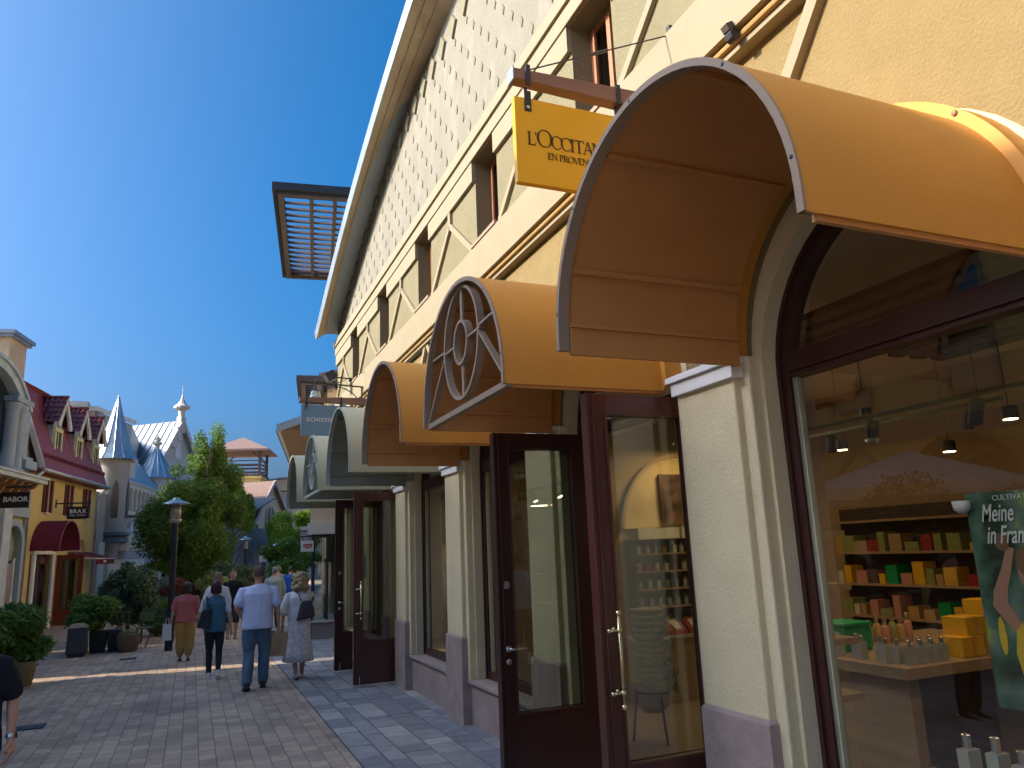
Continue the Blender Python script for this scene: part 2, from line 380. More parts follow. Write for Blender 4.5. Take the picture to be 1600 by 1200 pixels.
n.links.new(nz.outputs['Fac'], mr.inputs[0]); vm = n.nodes.new('ShaderNodeVectorMath'); vm.operation = 'SCALE'
n.links.new(cr.outputs[0], vm.inputs[0]); n.links.new(mr.outputs[0], vm.inputs['Scale']); n.links.new(vm.outputs[0], b.inputs['Base Color'])
bp = n.nodes.new('ShaderNodeBump'); bp.inputs['Strength'].default_value = .4; bp.inputs['Distance'].default_value = .01
n.links.new(nz.outputs['Fac'], bp.inputs['Height']); n.links.new(bp.outputs[0], b.inputs['Normal'])
o = struct('pavement', g, ms)
a = o.data.attributes.new('tone', 'FLOAT', 'FACE'); a.data.foreach_set('value', tones)

# ================================================================== the near shop building on the right
BLD = thing('shop_building', 'long cream and ochre shop building with curved roof, barrel awnings and diamond patterned gable', 'building', (XP, 3.56, 0))
Y0, Y1 = -9.5, 17.55
BAYS = range(-4, 6)
def arch_panel(mb, x, dep, y0, y1, z0, z1, yc, hw, zb, zs, n=24):
    yl, yr = yc-hw, yc+hw
    mb.face([(x, y0, z0), (x, yl, z0), (x, yl, z1), (x, y0, z1)]); mb.face([(x, yr, z0), (x, y1, z0), (x, y1, z1), (x, yr, z1)])
    if zb > z0: mb.face([(x, yl, z0), (x, yr, z0), (x, yr, zb), (x, yl, zb)])
    A = arc(yc, zs, hw, 0, PI, n)
    for (ya, za), (yb, zb_) in zip(A, A[1:]): mb.face([(x, ya, za), (x, yb, zb_), (x, yb, z1), (x, ya, z1)])
    O = [(yr, zb)]+A+[(yl, zb)]
    mb.ring2([(x, y, z) for y, z in O], [(x+dep, y, z) for y, z in O], close=False)
# ground storey wall: cream plaster below, ochre above the springing of the awnings
lo = MB(); up = MB()
DOORS = (-2, 1, 4)
for k in BAYS:
    y0, y1 = max(Y0, CY(k)-BP/2-.001), CY(k)+BP/2
    if k == 5: y1 = Y1
    arch_panel(lo, XW, .13, y0, y1, 0, 3.86, CY(k), .9, 0 if k in DOORS else .5, 2.9)
    up.face([(XW-.003, y0, 3.86), (XW-.003, y1, 3.86), (XW-.003, y1, 5.04), (XW-.003, y0, 5.04)])
lo.build('ground_floor_wall', cream_y, BLD, smooth=False)
# ochre plaster skin above the capitals (proud of the cream wall, cut round the arches)
for k in BAYS:
    y0, y1 = CY(k)-BP/2, CY(k)+BP/2
    if k == 5: y1 = Y1
    A = arc(CY(k), 3.0, .97, 0, PI, 24); x = XW-.004
    up.face([(x, y0, 3.0), (x, CY(k)-.97, 3.0), (x, CY(k)-.97, 3.861), (x, y0, 3.861)]); up.face([(x, CY(k)+.97, 3.0), (x, y1, 3.0), (x, y1, 3.861), (x, CY(k)+.97, 3.861)])
    for (ya, za), (yb, zb_) in zip(A, A[1:]):
        up.face([(x, ya, min(za, 3.861)), (x, yb, min(zb_, 3.861)), (x, yb, 3.861), (x, ya, 3.861)])
up.build('ochre_wall', ochre, BLD)
# pilasters with stone feet and white capitals
ri = random.Random(5)
def pil_profile(y0, y1, x, r=.0): return None
for k in range(-5, 6):
    y0 = PY(k); y1 = y0+.57
    p = MB(); p.box(XP, XW+.01, y0, y1, .9, 2.93); p.box(XP+.05, XW+.01, y0-.085, y1+.085, .5, 3.02)
    p.build('pilaster', cream_y, BLD, bevel=.012)
    q = MB(); q.box(XP-.022, XW+.012, y0-.02, y1+.02, 0, .955)
    x0, x1, a0, a1 = XP-.022, XW, y0-.02, y1+.02
    q.add([(x0, a0, .955), (x1, a0, .955), (x1, a1, .955), (x0, a1, .955), (x0+.021, a0+.021, .978), (x1, a0+.021, .978), (x1, a1-.021, .978), (x0+.021, a1-.021, .978)],
          [(4, 5, 6, 7), (0, 1, 5, 4), (1, 2, 6, 5), (2, 3, 7, 6), (3, 0, 4, 7)])
    q.build('pilaster_foot', stone, BLD, bevel=.005)
    c = MB(); c.box(XP-.035, XW, y0-.03, y1+.03, 2.90, 2.985); c.box(XP-.06, XW, y0-.055, y1+.055, 2.988, 3.03)
    c.build('capital', white, BLD, bevel=.004)
# white inverted V trims on the ochre wall
t = MB()
for k in range(-4, 6):
    c = CY(k)
    for s in (-1, 1):
        if (k == 5 and s == 1) or k < 0 or (k == 0 and s == -1): continue
        t.bar((XW-.03, c, 5.0), (XW-.03, c+s*1.13, 3.62), .085, .055, up=(1, 0, 0))
        t.bar((XW-.03, c+s*1.13, 3.66), (XW-.03, c+s*1.24, 3.03), .085, .055, up=(1, 0, 0))
t.build('white_wall_trim', ivory, BLD)
# string course, small cove below
b_ = MB(); b_.box(2.93, 3.2, Y0, Y1+.05, 5.03, 5.47)
b_.extr([(2.93, Y0, 5.47), (3.0, Y0, 5.55), (3.2, Y0, 5.55), (3.2, Y0, 5.47)], (0, Y1+.05-Y0, 0)); b_.box(3.0, 3.15, Y0, Y1, 4.93, 5.028)
b_.build('string_course', ivory, BLD)
cd = MB(); cd.tube([(2.985, Y0, 4.99), (2.985, Y1, 4.99)], .022, 8); cd.build('conduit', mat('ochre_painted_pipe', (.36, .23, .08), .6), BLD)
# upper storey with window openings
u = MB(); xu = 2.99
WIN = [7.57+BP*i for i in range(-6, 4)]
ys = Y0
for wc in WIN:
    a0, a1 = wc-.35, wc+.35
    u.face([(xu, ys, 5.5), (xu, a0, 5.5), (xu, a0, 6.8), (xu, ys, 6.8)])
    u.add([(xu, a0, 5.5), (xu+.27, a0, 5.5), (xu+.27, a0, 6.6), (xu, a0, 6.6), (xu, a1, 5.5), (xu+.27, a1, 5.5), (xu+.27, a1, 6.6), (xu, a1, 6.6)],
          [(0, 1, 2, 3), (4, 5, 6, 7), (3, 2, 6, 7), (0, 1, 5, 4)])
    u.face([(xu, a0, 6.6), (xu, a1, 6.6), (xu, a1, 6.8), (xu, a0, 6.8)]); ys = a1
u.face([(xu, ys, 5.5), (xu, Y1, 5.5), (xu, Y1, 6.8), (xu, ys, 6.8)])
u.build('upper_wall', olive, BLD)
fz = MB(); fz.box(2.93, 3.1, Y0, Y1+.06, 6.606, 6.78); fz.build('upper_moulding', ivory, BLD, bevel=.006)
fz = MB(); fz.box(2.90, 3.1, Y0, Y1+.08, 6.785, 6.93)
fz.box(2.955, 3.1, Y0, Y1+.06, 6.93, 6.965)
fz.build('cornice', ivory, BLD, bevel=.006)
tr = MB()
for i, wc in enumerate(WIN):
    b0, b1 = wc+.35, (wc+BP-.35 if i < len(WIN)-1 else Y1+.03)
    tr.box(2.945, 3.05, b0+.004, b1-.004, 6.35, 6.598)
    m0 = (wc+BP/2)
    if m0 < Y1-.3:
        tr.box(2.95, 3.0, m0-.045, m0+.045, 6.12, 6.352)
        for s in (-1, 1): tr.bar((2.975, m0, 6.17), (2.975, m0+s*.86, 5.49), .075, .05, up=(1, 0, 0))
tr.build('frieze_board', ivory, BLD)
for wc in WIN:
    if wc < -4: continue
    f = MB(); a0, a1 = wc-.35, wc+.35; x0 = xu+.2
    for y in (a0, a1-.055): f.box(x0, x0+.05, y, y+.055, 5.5, 6.6)
    f.box(x0, x0+.05, a0+.055, a1-.055, 5.5, 5.56); f.box(x0, x0+.05, a0+.055, a1-.055, 6.54, 6.6)
    f.box(x0-.02, x0+.03, wc-.03, wc+.03, 5.56, 6.54)
    for y in (a0+.075, a1-.11): f.box(x0-.025, x0, y, y+.02, 5.52, 6.56)
    fo = f.build('window', mat('orange_brown_timber', (.42, .17, .08), .5, var=.12), BLD)
    q = MB(); q.box(x0+.02, x0+.026, a0+.055, a1-.055, 5.56, 6.54); q.build('pane', glassw, fo)
    sl = MB(); sl.box(2.915, 3.05, a0-.04, a1+.04, 5.475, 5.515); sl.build('sill', taupe, fo)
    bk = MB(); bk.box(x0+.3, x0+.32, a0-.3, a1+.3, 5.4, 6.7); bk.build('curtain', mat('grey_curtain', (.16, .17, .18), .9), fo)
# gable wall with diamonds, curved roofline
MIDY = (Y0+Y1)/2
def zroof(y):
    d = max(0, abs(y-MIDY)-6.0); return 9.33-d*d/29
gw = MB(); xg = 2.985; N = 60
ysr = [Y0+(Y1-Y0)*i/N for i in range(N+1)]
for a_, b2 in zip(ysr, ysr[1:]): gw.face([(xg, a_, 6.8), (xg, b2, 6.8), (xg, b2, zroof(b2)), (xg, a_, zroof(a_))])
gw.build('gable_wall', diaw, BLD)
dm = MB(); y = Y0+.25; i = 0
def diamond(y, z, hy, hz, th):
    x1 = xg+.002; x0 = xg-th
    pts = [(y-hy, z), (y, z-hz), (y+hy, z), (y, z+hz)]
    dm.ring2([(x1, *p) for p in pts], [(x0, y+(p[0]-y)*.92, z+(p[1]-z)*.92) for p in pts]); dm.face([(x0, y+(p[0]-y)*.92, z+(p[1]-z)*.92) for p in pts])
row = 0
for r_ in range(7):
    z = 7.17+.255*r_; y = Y0+.2+(.24 if r_ % 2 else 0)+.05
    while y < Y1-.1:
        if z < zroof(y)-.62: diamond(y, z, .045, .075, .011)
        y += .48
y = Y0+.3
while y < Y1-.1:
    diamond(y, zroof(y)-.36, .17, .20, .035); y += .48
dm.build('diamond_relief', diag, BLD)
# roof: soffit, fascia, top
sf = MB(); fa = MB(); rf = MB(); xe = 2.50
def zeave(y): return 9.88-(y-MIDY)**2/64          # the free edge of the eave follows one long arc
for a_, b2 in zip(ysr, ysr[1:]):
    za, zb_ = zeave(a_), zeave(b2); wa, wb = zroof(a_), zroof(b2)
    a2 = a_ if a_ > Y0 else a_-.1; b3 = b2 if b2 < Y1 else b2+.1
    sf.face([(xe, a2, za-.02), (xe, b3, zb_-.02), (xg+.05, b3, wb), (xg+.05, a2, wa)])
    fa.add([(xe-.012, a2, za-.05), (xe-.012, b3, zb_-.05), (xe-.05, b3, zb_+.12), (xe-.05, a2, za+.12), (xe, a2, za-.05), (xe, b3, zb_-.05), (xe, b3, zb_+.12), (xe, a2, za+.12)],
           [(0, 1, 2, 3), (4, 7, 6, 5), (0, 4, 5, 1), (3, 2, 6, 7)])
    rf.face([(xe-.05, a2, za+.121), (xe-.05, b3, zb_+.121), (14.3, b3, max(zb_, wb)+.121), (14.3, a2, max(za, wa)+.121)])
    if b2 == ysr[-1]: sf.face([(xe, b3, zb_-.02), (xg+.05, b3, wb), (xg+.05, b3, wb+.12), (xe, b3, zb_+.11)])
sf.build('soffit', soff, BLD)
jt = MB()
for xj in (2.65, 2.8):
    k_ = (xj-xe)/(xg+.05-xe)
    for a_, b2 in zip(ysr, ysr[1:]): jt.bar((xj, a_, (zeave(a_)-.02)*(1-k_)+zroof(a_)*k_-.004), (xj, b2, (zeave(b2)-.02)*(1-k_)+zroof(b2)*k_-.004), .006, .006)
jt.build('soffit_joint', oakb, BLD)
fa.build('fascia', zinc, BLD); rf.build('roof', greyroof, BLD)
# end and back walls
ew = MB()
for yy in (Y0, Y1):
    ew.face([(XW+.02, yy, 0), (14, yy, 0), (14, yy, zroof(yy)), (xg, yy, zroof(yy)), (xg, yy, 5.5), (XW+.02, yy, 5.5)])
ew.face([(14, Y0, 0), (14, Y1, 0), (14, Y1, 9.3), (14, Y0, 9.3)])
ew.build('end_wall', ochre, BLD)

# ---- sills and stall risers in the window bays, dark thresholds in the door bays
for k in BAYS:
    if k in DOORS:
        d = MB(); d.box(XW-.02, XW+.5, CY(k)-.9, CY(k)+.9, .0, .03); d.build('threshold', stone, BLD); continue
    a0, a1 = CY(k)-1.01, CY(k)+1.01
    s_ = MB(); s_.box(XW-.09, XW+.13, a0, a1, .462, .503); s_.build('window_sill', sillm, BLD, bevel=.006)
    s_ = MB(); s_.box(XW-.045, XW-.002, a0+.015, a1-.015, 0, .461); s_.build('stall_riser', stone, BLD)

# ---- shop windows and doorway frames
XF = 3.21
def arch_frame(mb, x0, x1, yc, hw, w_, zb, zs, n=28):
    O = [(yc+hw, zb)]+arc(yc, zs, hw, 0, PI, n)+[(yc-hw, zb)]; h2 = hw-w_
    I = [(yc+h2, zb)]+arc(yc, zs, h2, 0, PI, n)+[(yc-h2, zb)]
    for (o1, o2, i1, i2) in zip(O, O[1:], I, I[1:]):
        mb.face([(x0, *o1), (x0, *o2), (x0, *i2), (x0, *i1)]); mb.face([(x1, *o1), (x1, *o2), (x1, *i2), (x1, *i1)])
        mb.face([(x0, *i1), (x0, *i2), (x1, *i2), (x1, *i1)])
def half_pane(mb, x, yc, hw, zb, zs, n=24):
    A = arc(yc, zs, hw, 0, PI, n); mb.face([(x, yc+hw, zb)]+[(x, *p) for p in A]+[(x, yc-hw, zb)])
for k in range(-2, 6):
    c = CY(k); door = k in DOORS
    f = MB(); zb = .03 if door else .503
    arch_frame(f, XF, XF+.09, c, .9, .085, zb, 2.9); arch_frame(f, XF-.018, XF+.03, c, .9, .03, zb, 2.9)
    f.box(XF-.005, XF+.095, c-.815, c+.815, 2.87, 3.02); f.box(XF-.022, XF, c-.8, c+.8, 2.9, 2.925)
    if not door: f.box(XF-.002, XF+.09, c-.815, c+.815, zb, zb+.085)
    fo = f.build('doorway_frame' if door else 'shop_window', wood, BLD)
    tm = MB()
    if not door:
        for s in (-1, 1):
            tm = MB(); tm.box(XF+.02, XF+.06, c+s*.815-s*.035, c+s*.815, zb+.085, 2.87); tm.build('inner_bead', mat('pale_bead', (.35, .33, .22), .5), fo)
            st = MB(); st.box(XF+.012, XF+.018, c+s*.80-.004, c+s*.80+.004, zb+.085, 2.87); st.build('metal_seal', steel, fo)
    g_ = MB()
    A = arc(c, 2.9, .83, math.asin(.12/.83), PI-math.asin(.12/.83), 24)
    g_.face([(XF+.045, *p) for p in A])
    if not door: g_.face([(XF+.045, c-.82, zb+.08), (XF+.045, c+.82, zb+.08), (XF+.045, c+.82, 2.88), (XF+.045, c-.82, 2.88)])
    g_.build('pane', glass, fo)

# ---- open door leaves (hinged at both jambs, standing out at right angles)
def door_leaf(k, s, m, name, label, pull):
    c = CY(k); yh = c+s*.875; th = .06; x1 = XF-.01; x0 = x1-.86
    ya, yb = (yh-th, yh) if s > 0 else (yh, yh+th)
    z0, z1 = .04, 2.93; d = MB()
    d.box(x0, x0+.13, ya, yb, z0, z1); d.box(x1-.13, x1, ya, yb, z0, z1)
    d.box(x0+.13, x1-.13, ya, yb, z1-.14, z1); d.box(x0+.13, x1-.13, ya, yb, z0, z0+.62)
    for xx in (x0-.012, x0+.03): d.box(xx, xx+.012, ya-.012, yb+.012, z0, z1)     # stepped lock edge
    # raised glazing beads, both faces
    for yy in (ya-.012, yb):
        d.box(x0+.118, x0+.135, yy, yy+.012, z0+.60, z1-.12); d.box(x1-.135, x1-.118, yy, yy+.012, z0+.60, z1-.12)
        d.box(x0+.135, x1-.135, yy, yy+.012, z0+.60, z0+.625); d.box(x0+.135, x1-.135, yy, yy+.012, z1-.143, z1-.12)
    do = d.build('door', m, BLD, bevel=.004, label=label)
    p = MB(); ym = (ya+yb)/2; p.box(x0+.12, x1-.12, ym-.004, ym+.004, z0+.61, z1-.13); p.build('pane', glassd, do)
    h = MB()
    if pull:
        xh = x0+.085; yo = ya-.075
        h.tube([(xh, yo, 1.02), (xh, yo, 1.52)], .012, 10)
        for zz in (1.08, 1.44):
            h.tube([(xh, yo, zz), (xh, ya, zz)], .009, 8); h.ball((xh, yo, zz), .019); h.ball((xh, ya-.005, zz), .017)
            h.tube([(xh-.065, yo, zz), (xh, yo, zz)], .009, 8); h.ball((xh-.07, yo, zz), .014)
        for zz in (1.0, 1.54): h.ball((xh, yo, zz), .02)
        h.build('handle', brass, do, smooth=True)
    else:
        xh = x0+.065
        h.tube([(xh, ya, 1.16), (xh, ya-.05, 1.16), (xh+.02, ya-.055, 1.16), (xh+.14, ya-.055, 1.155)], .010, 8)
        h.ball((xh, ya-.004, 1.16), .026, .008, .026); h.ball((xh, ya-.004, 1.06), .024, .008, .024)
        h.build('handle', steel, do, smooth=True)
        q = MB(); q.ball((xh, ya-.001, 1.66), .033, .004, .033, n=20); q.build('round_sticker', mat('grey_sticker', (.25, .24, .23), .5), do, smooth=True)
    q = MB()
    for zz in (.3, 1.3, 2.6): q.tube([(x1+.01, (ya if s > 0 else yb), zz), (x1+.01, (ya if s > 0 else yb), zz+.12)], .012, 8)
    q.build('hinge', dark, do)
    q = MB(); q.tube([(x0+.08, ya-.01, .02), (x0+.08, ya-.01, .16)], .008, 6); q.build('floor_bolt', steel, do)
    return do
door_leaf(1, -1, wood2, 'door', 'nearest open red brown door leaf with polished pull bar', True)
door_leaf(1, 1, wood, 'door', 'dark open door leaf with lever handle and round sticker', False)
door_leaf(4, -1, wood2, 'door', None, True)
door_leaf(4, 1, wood, 'door', None, False)

# ---- barrel awnings
def awning(k, mo, mi, mr, grille, label):
    c = CY(k)+.055; Rr = .905; z0 = 3.05; xf = 1.775; xw = 2.962; zb = 2.975; n = 36; th = .012
    a = MB()
    def prof(r): return [(c+r, zb)]+arc(c, z0, r, 0, PI, n)+[(c-r, zb)]
    P = prof(Rr); a.c = 0
    a.ring2([(xf, *p) for p in P], [(xw, *p) for p in P], close=False)
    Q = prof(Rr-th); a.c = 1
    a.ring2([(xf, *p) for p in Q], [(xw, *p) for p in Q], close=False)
    a.c = 0
    for s in (-1, 1):
        a.face([(xf, c+s*Rr, zb), (xw, c+s*Rr, zb), (xw, c+s*(Rr-th), zb), (xf, c+s*(Rr-th), zb)])
    # inner battens and hem board
    a.c = 1
    for ang in (R(24), R(66), R(114), R(156)):
        y, z = c+(Rr-.025)*math.cos(ang), z0+(Rr-.025)*math.sin(ang)
        a.bar((xf+.056, y, z), (xw-.01, y, z), .03, .022, up=(0, math.cos(ang), math.sin(ang)))
    for s in (-1, 1):
        y1_, y2 = sorted((c+s*(Rr-th-.001), c+s*(Rr-.034))); a.box(xf+.056, xw-.01, y1_, y2, zb-.02, zb+.13)
        y1_, y2 = sorted((c+s*(Rr-th-.001), c+s*(Rr-.05))); a.box(xf+.056, xw-.01, y1_, y2, zb+.13, zb+.15)
    ao = a.build('awning', [mo, mi], BLD, label=label); ao.data.polygons.foreach_set('use_smooth', [True]*len(ao.data.polygons)); sharp(ao.data, 30)
    # front rim: flat ring with a lip and screws
    r = MB()
    def band(ra, rb, xa, xb):
        A = [(c+ra, zb)]+arc(c, z0, ra, 0, PI, n)+[(c-ra, zb)]; B = [(c+rb, zb)]+arc(c, z0, rb, 0, PI, n)+[(c-rb, zb)]
        for q1, q2, w1, w2 in zip(A, A[1:], B, B[1:]):
            r.face([(xa, *q1), (xa, *q2), (xa, *w2), (xa, *w1)]); r.face([(xb, *q1), (xb, *q2), (xb, *w2), (xb, *w1)])
            r.face([(xa, *q1), (xa, *q2), (xb, *q2), (xb, *q1)]); r.face([(xa, *w1), (xa, *w2), (xb, *w2), (xb, *w1)])
    band(Rr+.004, Rr-.027, xf-.012, xf); band(Rr-.023, Rr-.027, xf, xf+.05)
    r.build('front_rim', mr, ao)
    sc = MB()
    for ang in (R(8), R(45), R(88), R(133), R(172)): sc.ball((xf-.012, c+(Rr-.012)*math.cos(ang), z0+(Rr-.012)*math.sin(ang)), .003, .009, .009)
    sc.build('screw', black, ao)
    # flange screwed to the wall
    fl = MB(); A = [(c+Rr+.05, zb+.05)]+arc(c, z0, Rr+.05, 0, PI, n)+[(c-Rr-.05, zb+.05)]; B = [(c+Rr, zb)]+arc(c, z0, Rr, 0, PI, n)+[(c-Rr, zb)]
    fx = 2.955
    for q1, q2, w1, w2 in zip(A, A[1:], B, B[1:]):
        fl.face([(fx, *q1), (fx, *q2), (fx, *w2), (fx, *w1)]); fl.face([(fx, *q1), (fx, *q2), (XW+.001, *q2), (XW+.001, *q1)])
    fl.build('wall_flange', mo, ao)
    bo = MB()
    for ang in (R(50), R(92), R(135)): bo.ball((fx-.004, c+(Rr+.028)*math.cos(ang), z0+(Rr+.028)*math.sin(ang)), .008, .014, .014)
    bo.build('flange_bolt', oakb, ao)
    if grille:
        gm = MB(); x = xf+.02; cz = z0+.44; W_ = .026
        def ring(ry, rz, wd, m_=40):
            A = [(c+ry*math.cos(2*PI*i/m_), cz+rz*math.sin(2*PI*i/m_)) for i in range(m_)]
            B = [(c+(ry-wd)*math.cos(2*PI*i/m_), cz+(rz-wd)*math.sin(2*PI*i/m_)) for i in range(m_)]
            for xx in (x, x+.055): gm.ring2([(xx, *p) for p in A], [(xx, *p) for p in B])
            gm.ring2([(x, *p) for p in A], [(x+.055, *p) for p in A]); gm.ring2([(x, *p) for p in B], [(x+.055, *p) for p in B])
        ring(.40, .44, .024); ring(.16, .175, .024)
        def b2(y1_, z1_, y2, z2): gm.bar((x+.025, y1_, z1_), (x+.025, y2, z2), .045, .017, up=(0, 0, 1) if abs(y2-y1_) > abs(z2-z1_) else (1, 0, 0))
        b2(c, cz+.16, c, cz+.5); b2(c, cz-.16, c, cz-.44)
        b2(c+.15, cz, c+.42, cz); b2(c-.15, cz, c-.42, cz)
        for s in (-1, 1):
            b2(c+s*.39, cz+.02, c+s*.76, z0+.47); b2(c+s*.39, cz-.02, c+s*(Rr-.02), zb+.02)
        gm.box(x, x+.05, c-Rr+.01, c+Rr-.01, zb-.012, zb+.03)
        gm.build('grille', mr, ao)
    return ao
LB = ['nearest orange barrel awning, open front', 'orange barrel awning with oval wheel grille in its front', 'third orange barrel awning with open front',
      'sage green barrel awning with open front', 'sage green barrel awning with oval wheel grille', 'farthest pale green barrel awning']
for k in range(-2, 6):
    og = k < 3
    awning(k, orange if og else sage, orange_shade_in if og else sagein, taupe if og else sagerim, k % 3 == 1, LB[k] if k >= 0 else None)

# ================================================================== shop interior
wallin = mat('warm_shop_wall', (.42, .29, .16), .9, var=.04)
floorin = mat('sandy_shop_floor', (.30, .22, .14), .35, var=.1, vscale=1.5)
blk = mat('black_track', (.02, .02, .022), .5)
def room(xa, xb, ya, yb, zc, wm, name):
    r = MB(); r.face([(xa, ya, 0), (xb, ya, 0), (xb, ya, zc), (xa, ya, zc)]); r.face([(xa, yb, 0), (xb, yb, 0), (xb, yb, zc), (xa, yb, zc)])
    r.face([(xb, ya, 0), (xb, yb, 0), (xb, yb, zc), (xb, ya, zc)]); r.build('shop_inner_wall', wm, BLD)
    r = MB(); r.face([(xa-.05, ya, .025), (xb, ya, .025), (xb, yb, .025), (xa-.05, yb, .025)]); r.build('shop_floor', floorin, BLD)
    r = MB(); r.face([(xa, ya, zc), (xb, ya, zc), (xb, yb, zc), (xa, yb, zc)]); r.build('ceiling', mat('pale_ceiling', (.72, .70, .60), .9, var=.03), BLD)
room(3.22, 8.5, -2.0, 8.74, 3.93, wallin, '')
room(3.22, 7.5, 8.85, Y1-.1, 3.93, mat('grey_shop_wall', (.45, .41, .34), .9, var=.05), '')
# arched niche in the far wall: dark shelving backed by a warm recess
sh = thing('shelf_unit', 'dark wall shelf unit with rows of bottles in the far arched niche', 'shelves', (5.85, 8.5, 0))
k_ = MB(); k_.box(5.12, 6.6, 8.36, 8.7, .03, .78); k_.build('base_cabinet', mat('light_oak', (.40, .27, .16), .5, var=.12, stretch=(3, 3, .4)), sh)
k_ = MB(); k_.box(5.12, 6.6, 8.32, 8.71, .78, .82); k_.build('counter_top', mat('pale_top', (.5, .44, .36), .4), sh)
k_ = MB(); k_.box(5.22, 6.55, 8.66, 8.7, .82, 2.0); k_.box(5.2, 5.23, 8.5, 8.7, .82, 2.0); k_.box(5.78, 5.8, 8.5, 8.7, .82, 2.0)
k_.build('back_panel', mat('dark_back', (.09, .06, .045), .8), sh)
for z in (1.14, 1.36, 1.58, 1.80):
    k_ = MB(); k_.box(5.23, 6.55, 8.46, 8.66, z, z+.018); k_.build('shelf', mat('shelf_edge', (.35, .2, .1), .6), sh)
k_ = MB(); k_.box(5.24, 5.86, 8.42, 8.68, 2.0, 2.14); k_.box(5.9, 6.5, 8.42, 8.68, 2.0, 2.14)
k_.build('header', mat('cream_header', (.65, .6, .48), .6), sh)
ni = MB()
A = arc(6.15, 2.15, .95, 0, PI, 20)
ni.face([(5.2, 8.70, 2.15)]+[(x_, 8.70, z_) for x_, z_ in A[::-1]]+[(7.1, 8.70, 2.15)]); ni.build('niche_back', mat('warm_niche', (.6, .42, .2), .9), BLD)
rim_ = MB(); A2 = arc(6.15, 2.15, 1.0, 0, PI, 20)
rim_.ring2([(x_, 8.66, z_) for x_, z_ in A], [(x_, 8.66, z_) for x_, z_ in A2], close=False); rim_.ring2([(x_, 8.66, z_) for x_, z_ in A], [(x_, 8.73, z_) for x_, z_ in A], close=False)
rim_.build('niche_arch', wallin, BLD)
pc = MB(); pc.box(5.75, 6.25, 8.62, 8.66, 2.2, 2.85); pf = pc.build('picture', mat('dark_painting', (.10, .05, .03), .6, var=.9, vscale=7), None)
tag(pf, 'dark framed picture in the arched niche above the bottle shelves', 'picture')
liq = [mat('amber_liquid', (.5, .3, .1), .25, var=.05), mat('cream_bottle', (.6, .55, .42), .35, var=.05), mat('pink_box', (.55, .25, .18), .5, var=.05), mat('clear_bottle', (.42, .42, .36), .2, var=.05),
       mat('olive_bottle', (.28, .3, .1), .25, var=.05), mat('red_gift_box', (.30, .03, .03), .4, var=.1)]
silver = mat('silver_cap', (.6, .6, .6), .25, .9)
def bottle(x, y, z, r, h, m, label, group, square=False, cap=silver, name='bottle'):
    b = MB()
    if square: b.box(x-r, x+r, y-r*.7, y+r*.7, z, z+h*.74)
    else: b.lathe([(r*.96, 0), (r, .004), (r, h*.62), (r*.82, h*.7), (r*.42, h*.75), (r*.42, h*.8)], (x, y, z), 10)
    o = b.build(name, m, None, smooth=not square); tag(o, label, 'bottle', group)
    c_ = MB(); c_.lathe([(r*.46, h*.74), (r*.5, h*.76), (r*.5, h), (r*.4, h*1.01)], (x, y, z), 8); c_.build('cap', cap, o, smooth=False, local=False)
    o['_w'] = 1
    return o
rb = random.Random(11)
rows = {1.14: ('lowest', [3]), 1.36: ('second', [3, 3, 4, 1]), 1.58: ('third', [2, 1, 5, 1]), 1.80: ('top', [1, 0, 1, 2])}
for z, (nm, ch) in rows.items():
    for i in range(9):
        x = 5.30+.135*i+rb.uniform(-.01, .01)
        if abs(x-5.79) < .04: continue
        bottle(x, 8.56, z+.018, rb.uniform(.026, .032), rb.uniform(.12, .155), liq[rb.choice(ch)], 'small labelled bottle on the %s shelf of the niche shelf unit' % nm, 'bottles on the %s niche shelf' % nm, square=rb.random() > .5)
for i, x in enumerate((5.35, 5.68, 5.98, 6.28)):
    g_ = MB(); g_.add([(x-.13, 8.34, .82), (x+.13, 8.34, .82), (x+.13, 8.55, .82), (x-.13, 8.55, .82), (x-.13, 8.36, .87), (x+.13, 8.36, .87), (x+.13, 8.55, 1.0), (x-.13, 8.55, 1.0)],
                      [(0, 3, 2, 1), (4, 5, 6, 7), (0, 1, 5, 4), (1, 2, 6, 5), (2, 3, 7, 6), (3, 0, 4, 7)])
    o = tag(g_.build('gift_box', liq[5], None), 'dark red gift box propped on the oak counter under the niche shelves', 'box', 'red gift boxes on the oak counter')
    l_ = MB(); l_.add([(x-.06, 8.372, .888), (x+.07, 8.372, .888), (x+.07, 8.52, .99), (x-.06, 8.52, .99)], [(0, 1, 2, 3)]); l_.build('paper_insert', mat('paper_insert', (.6, .5, .42), .6, var=.3, vscale=20), o)
# stack of woven baskets on a black stand by the door, dried leaves down its side
bs = thing('basket_stack', 'tall stack of woven baskets with dried leaves on a black stand behind the glass door', 'baskets', (4.35, 6.95, 0))
wick = mat('pale_wicker', (.30, .24, .16), .85, var=.25, vscale=25, bump=.6, bscale=70)
b = MB(); z = .55
prof = [(.10, .22)]
for i in range(12): b.lathe([(.13, z), (.165, z+.035), (.175, z+.055), (.17, z+.062)], (4.35, 6.95, 0), 18); z += .062
b.build('woven_baskets', wick, bs, smooth=False)
b = MB(); b.lathe([(.09, .3), (.15, .36), (.165, .5), (.165, .55)], (4.35, 6.95, 0), 18); b.build('bottom_basket', wick, bs)
b = MB()
for a_ in range(3):
    q = a_*2*PI/3+.5; b.tube([(4.35+.15*math.cos(q), 6.95+.15*math.sin(q), .5), (4.35+.22*math.cos(q), 6.95+.22*math.sin(q), .03)], .012, 6)
b.lathe([(.18, .49), (.18, .505)], (4.35, 6.95, 0), 20); b.build('stand', blk, bs)
leaves('dried_leaves', [(4.47, 6.86, .95, .1, .1, .35), (4.49, 6.86, .62, .08, .08, .2)], 150, .06, leafmat('dry_leaf', (.16, .12, .08), (.28, .22, .15), .2), bs, seed=5)
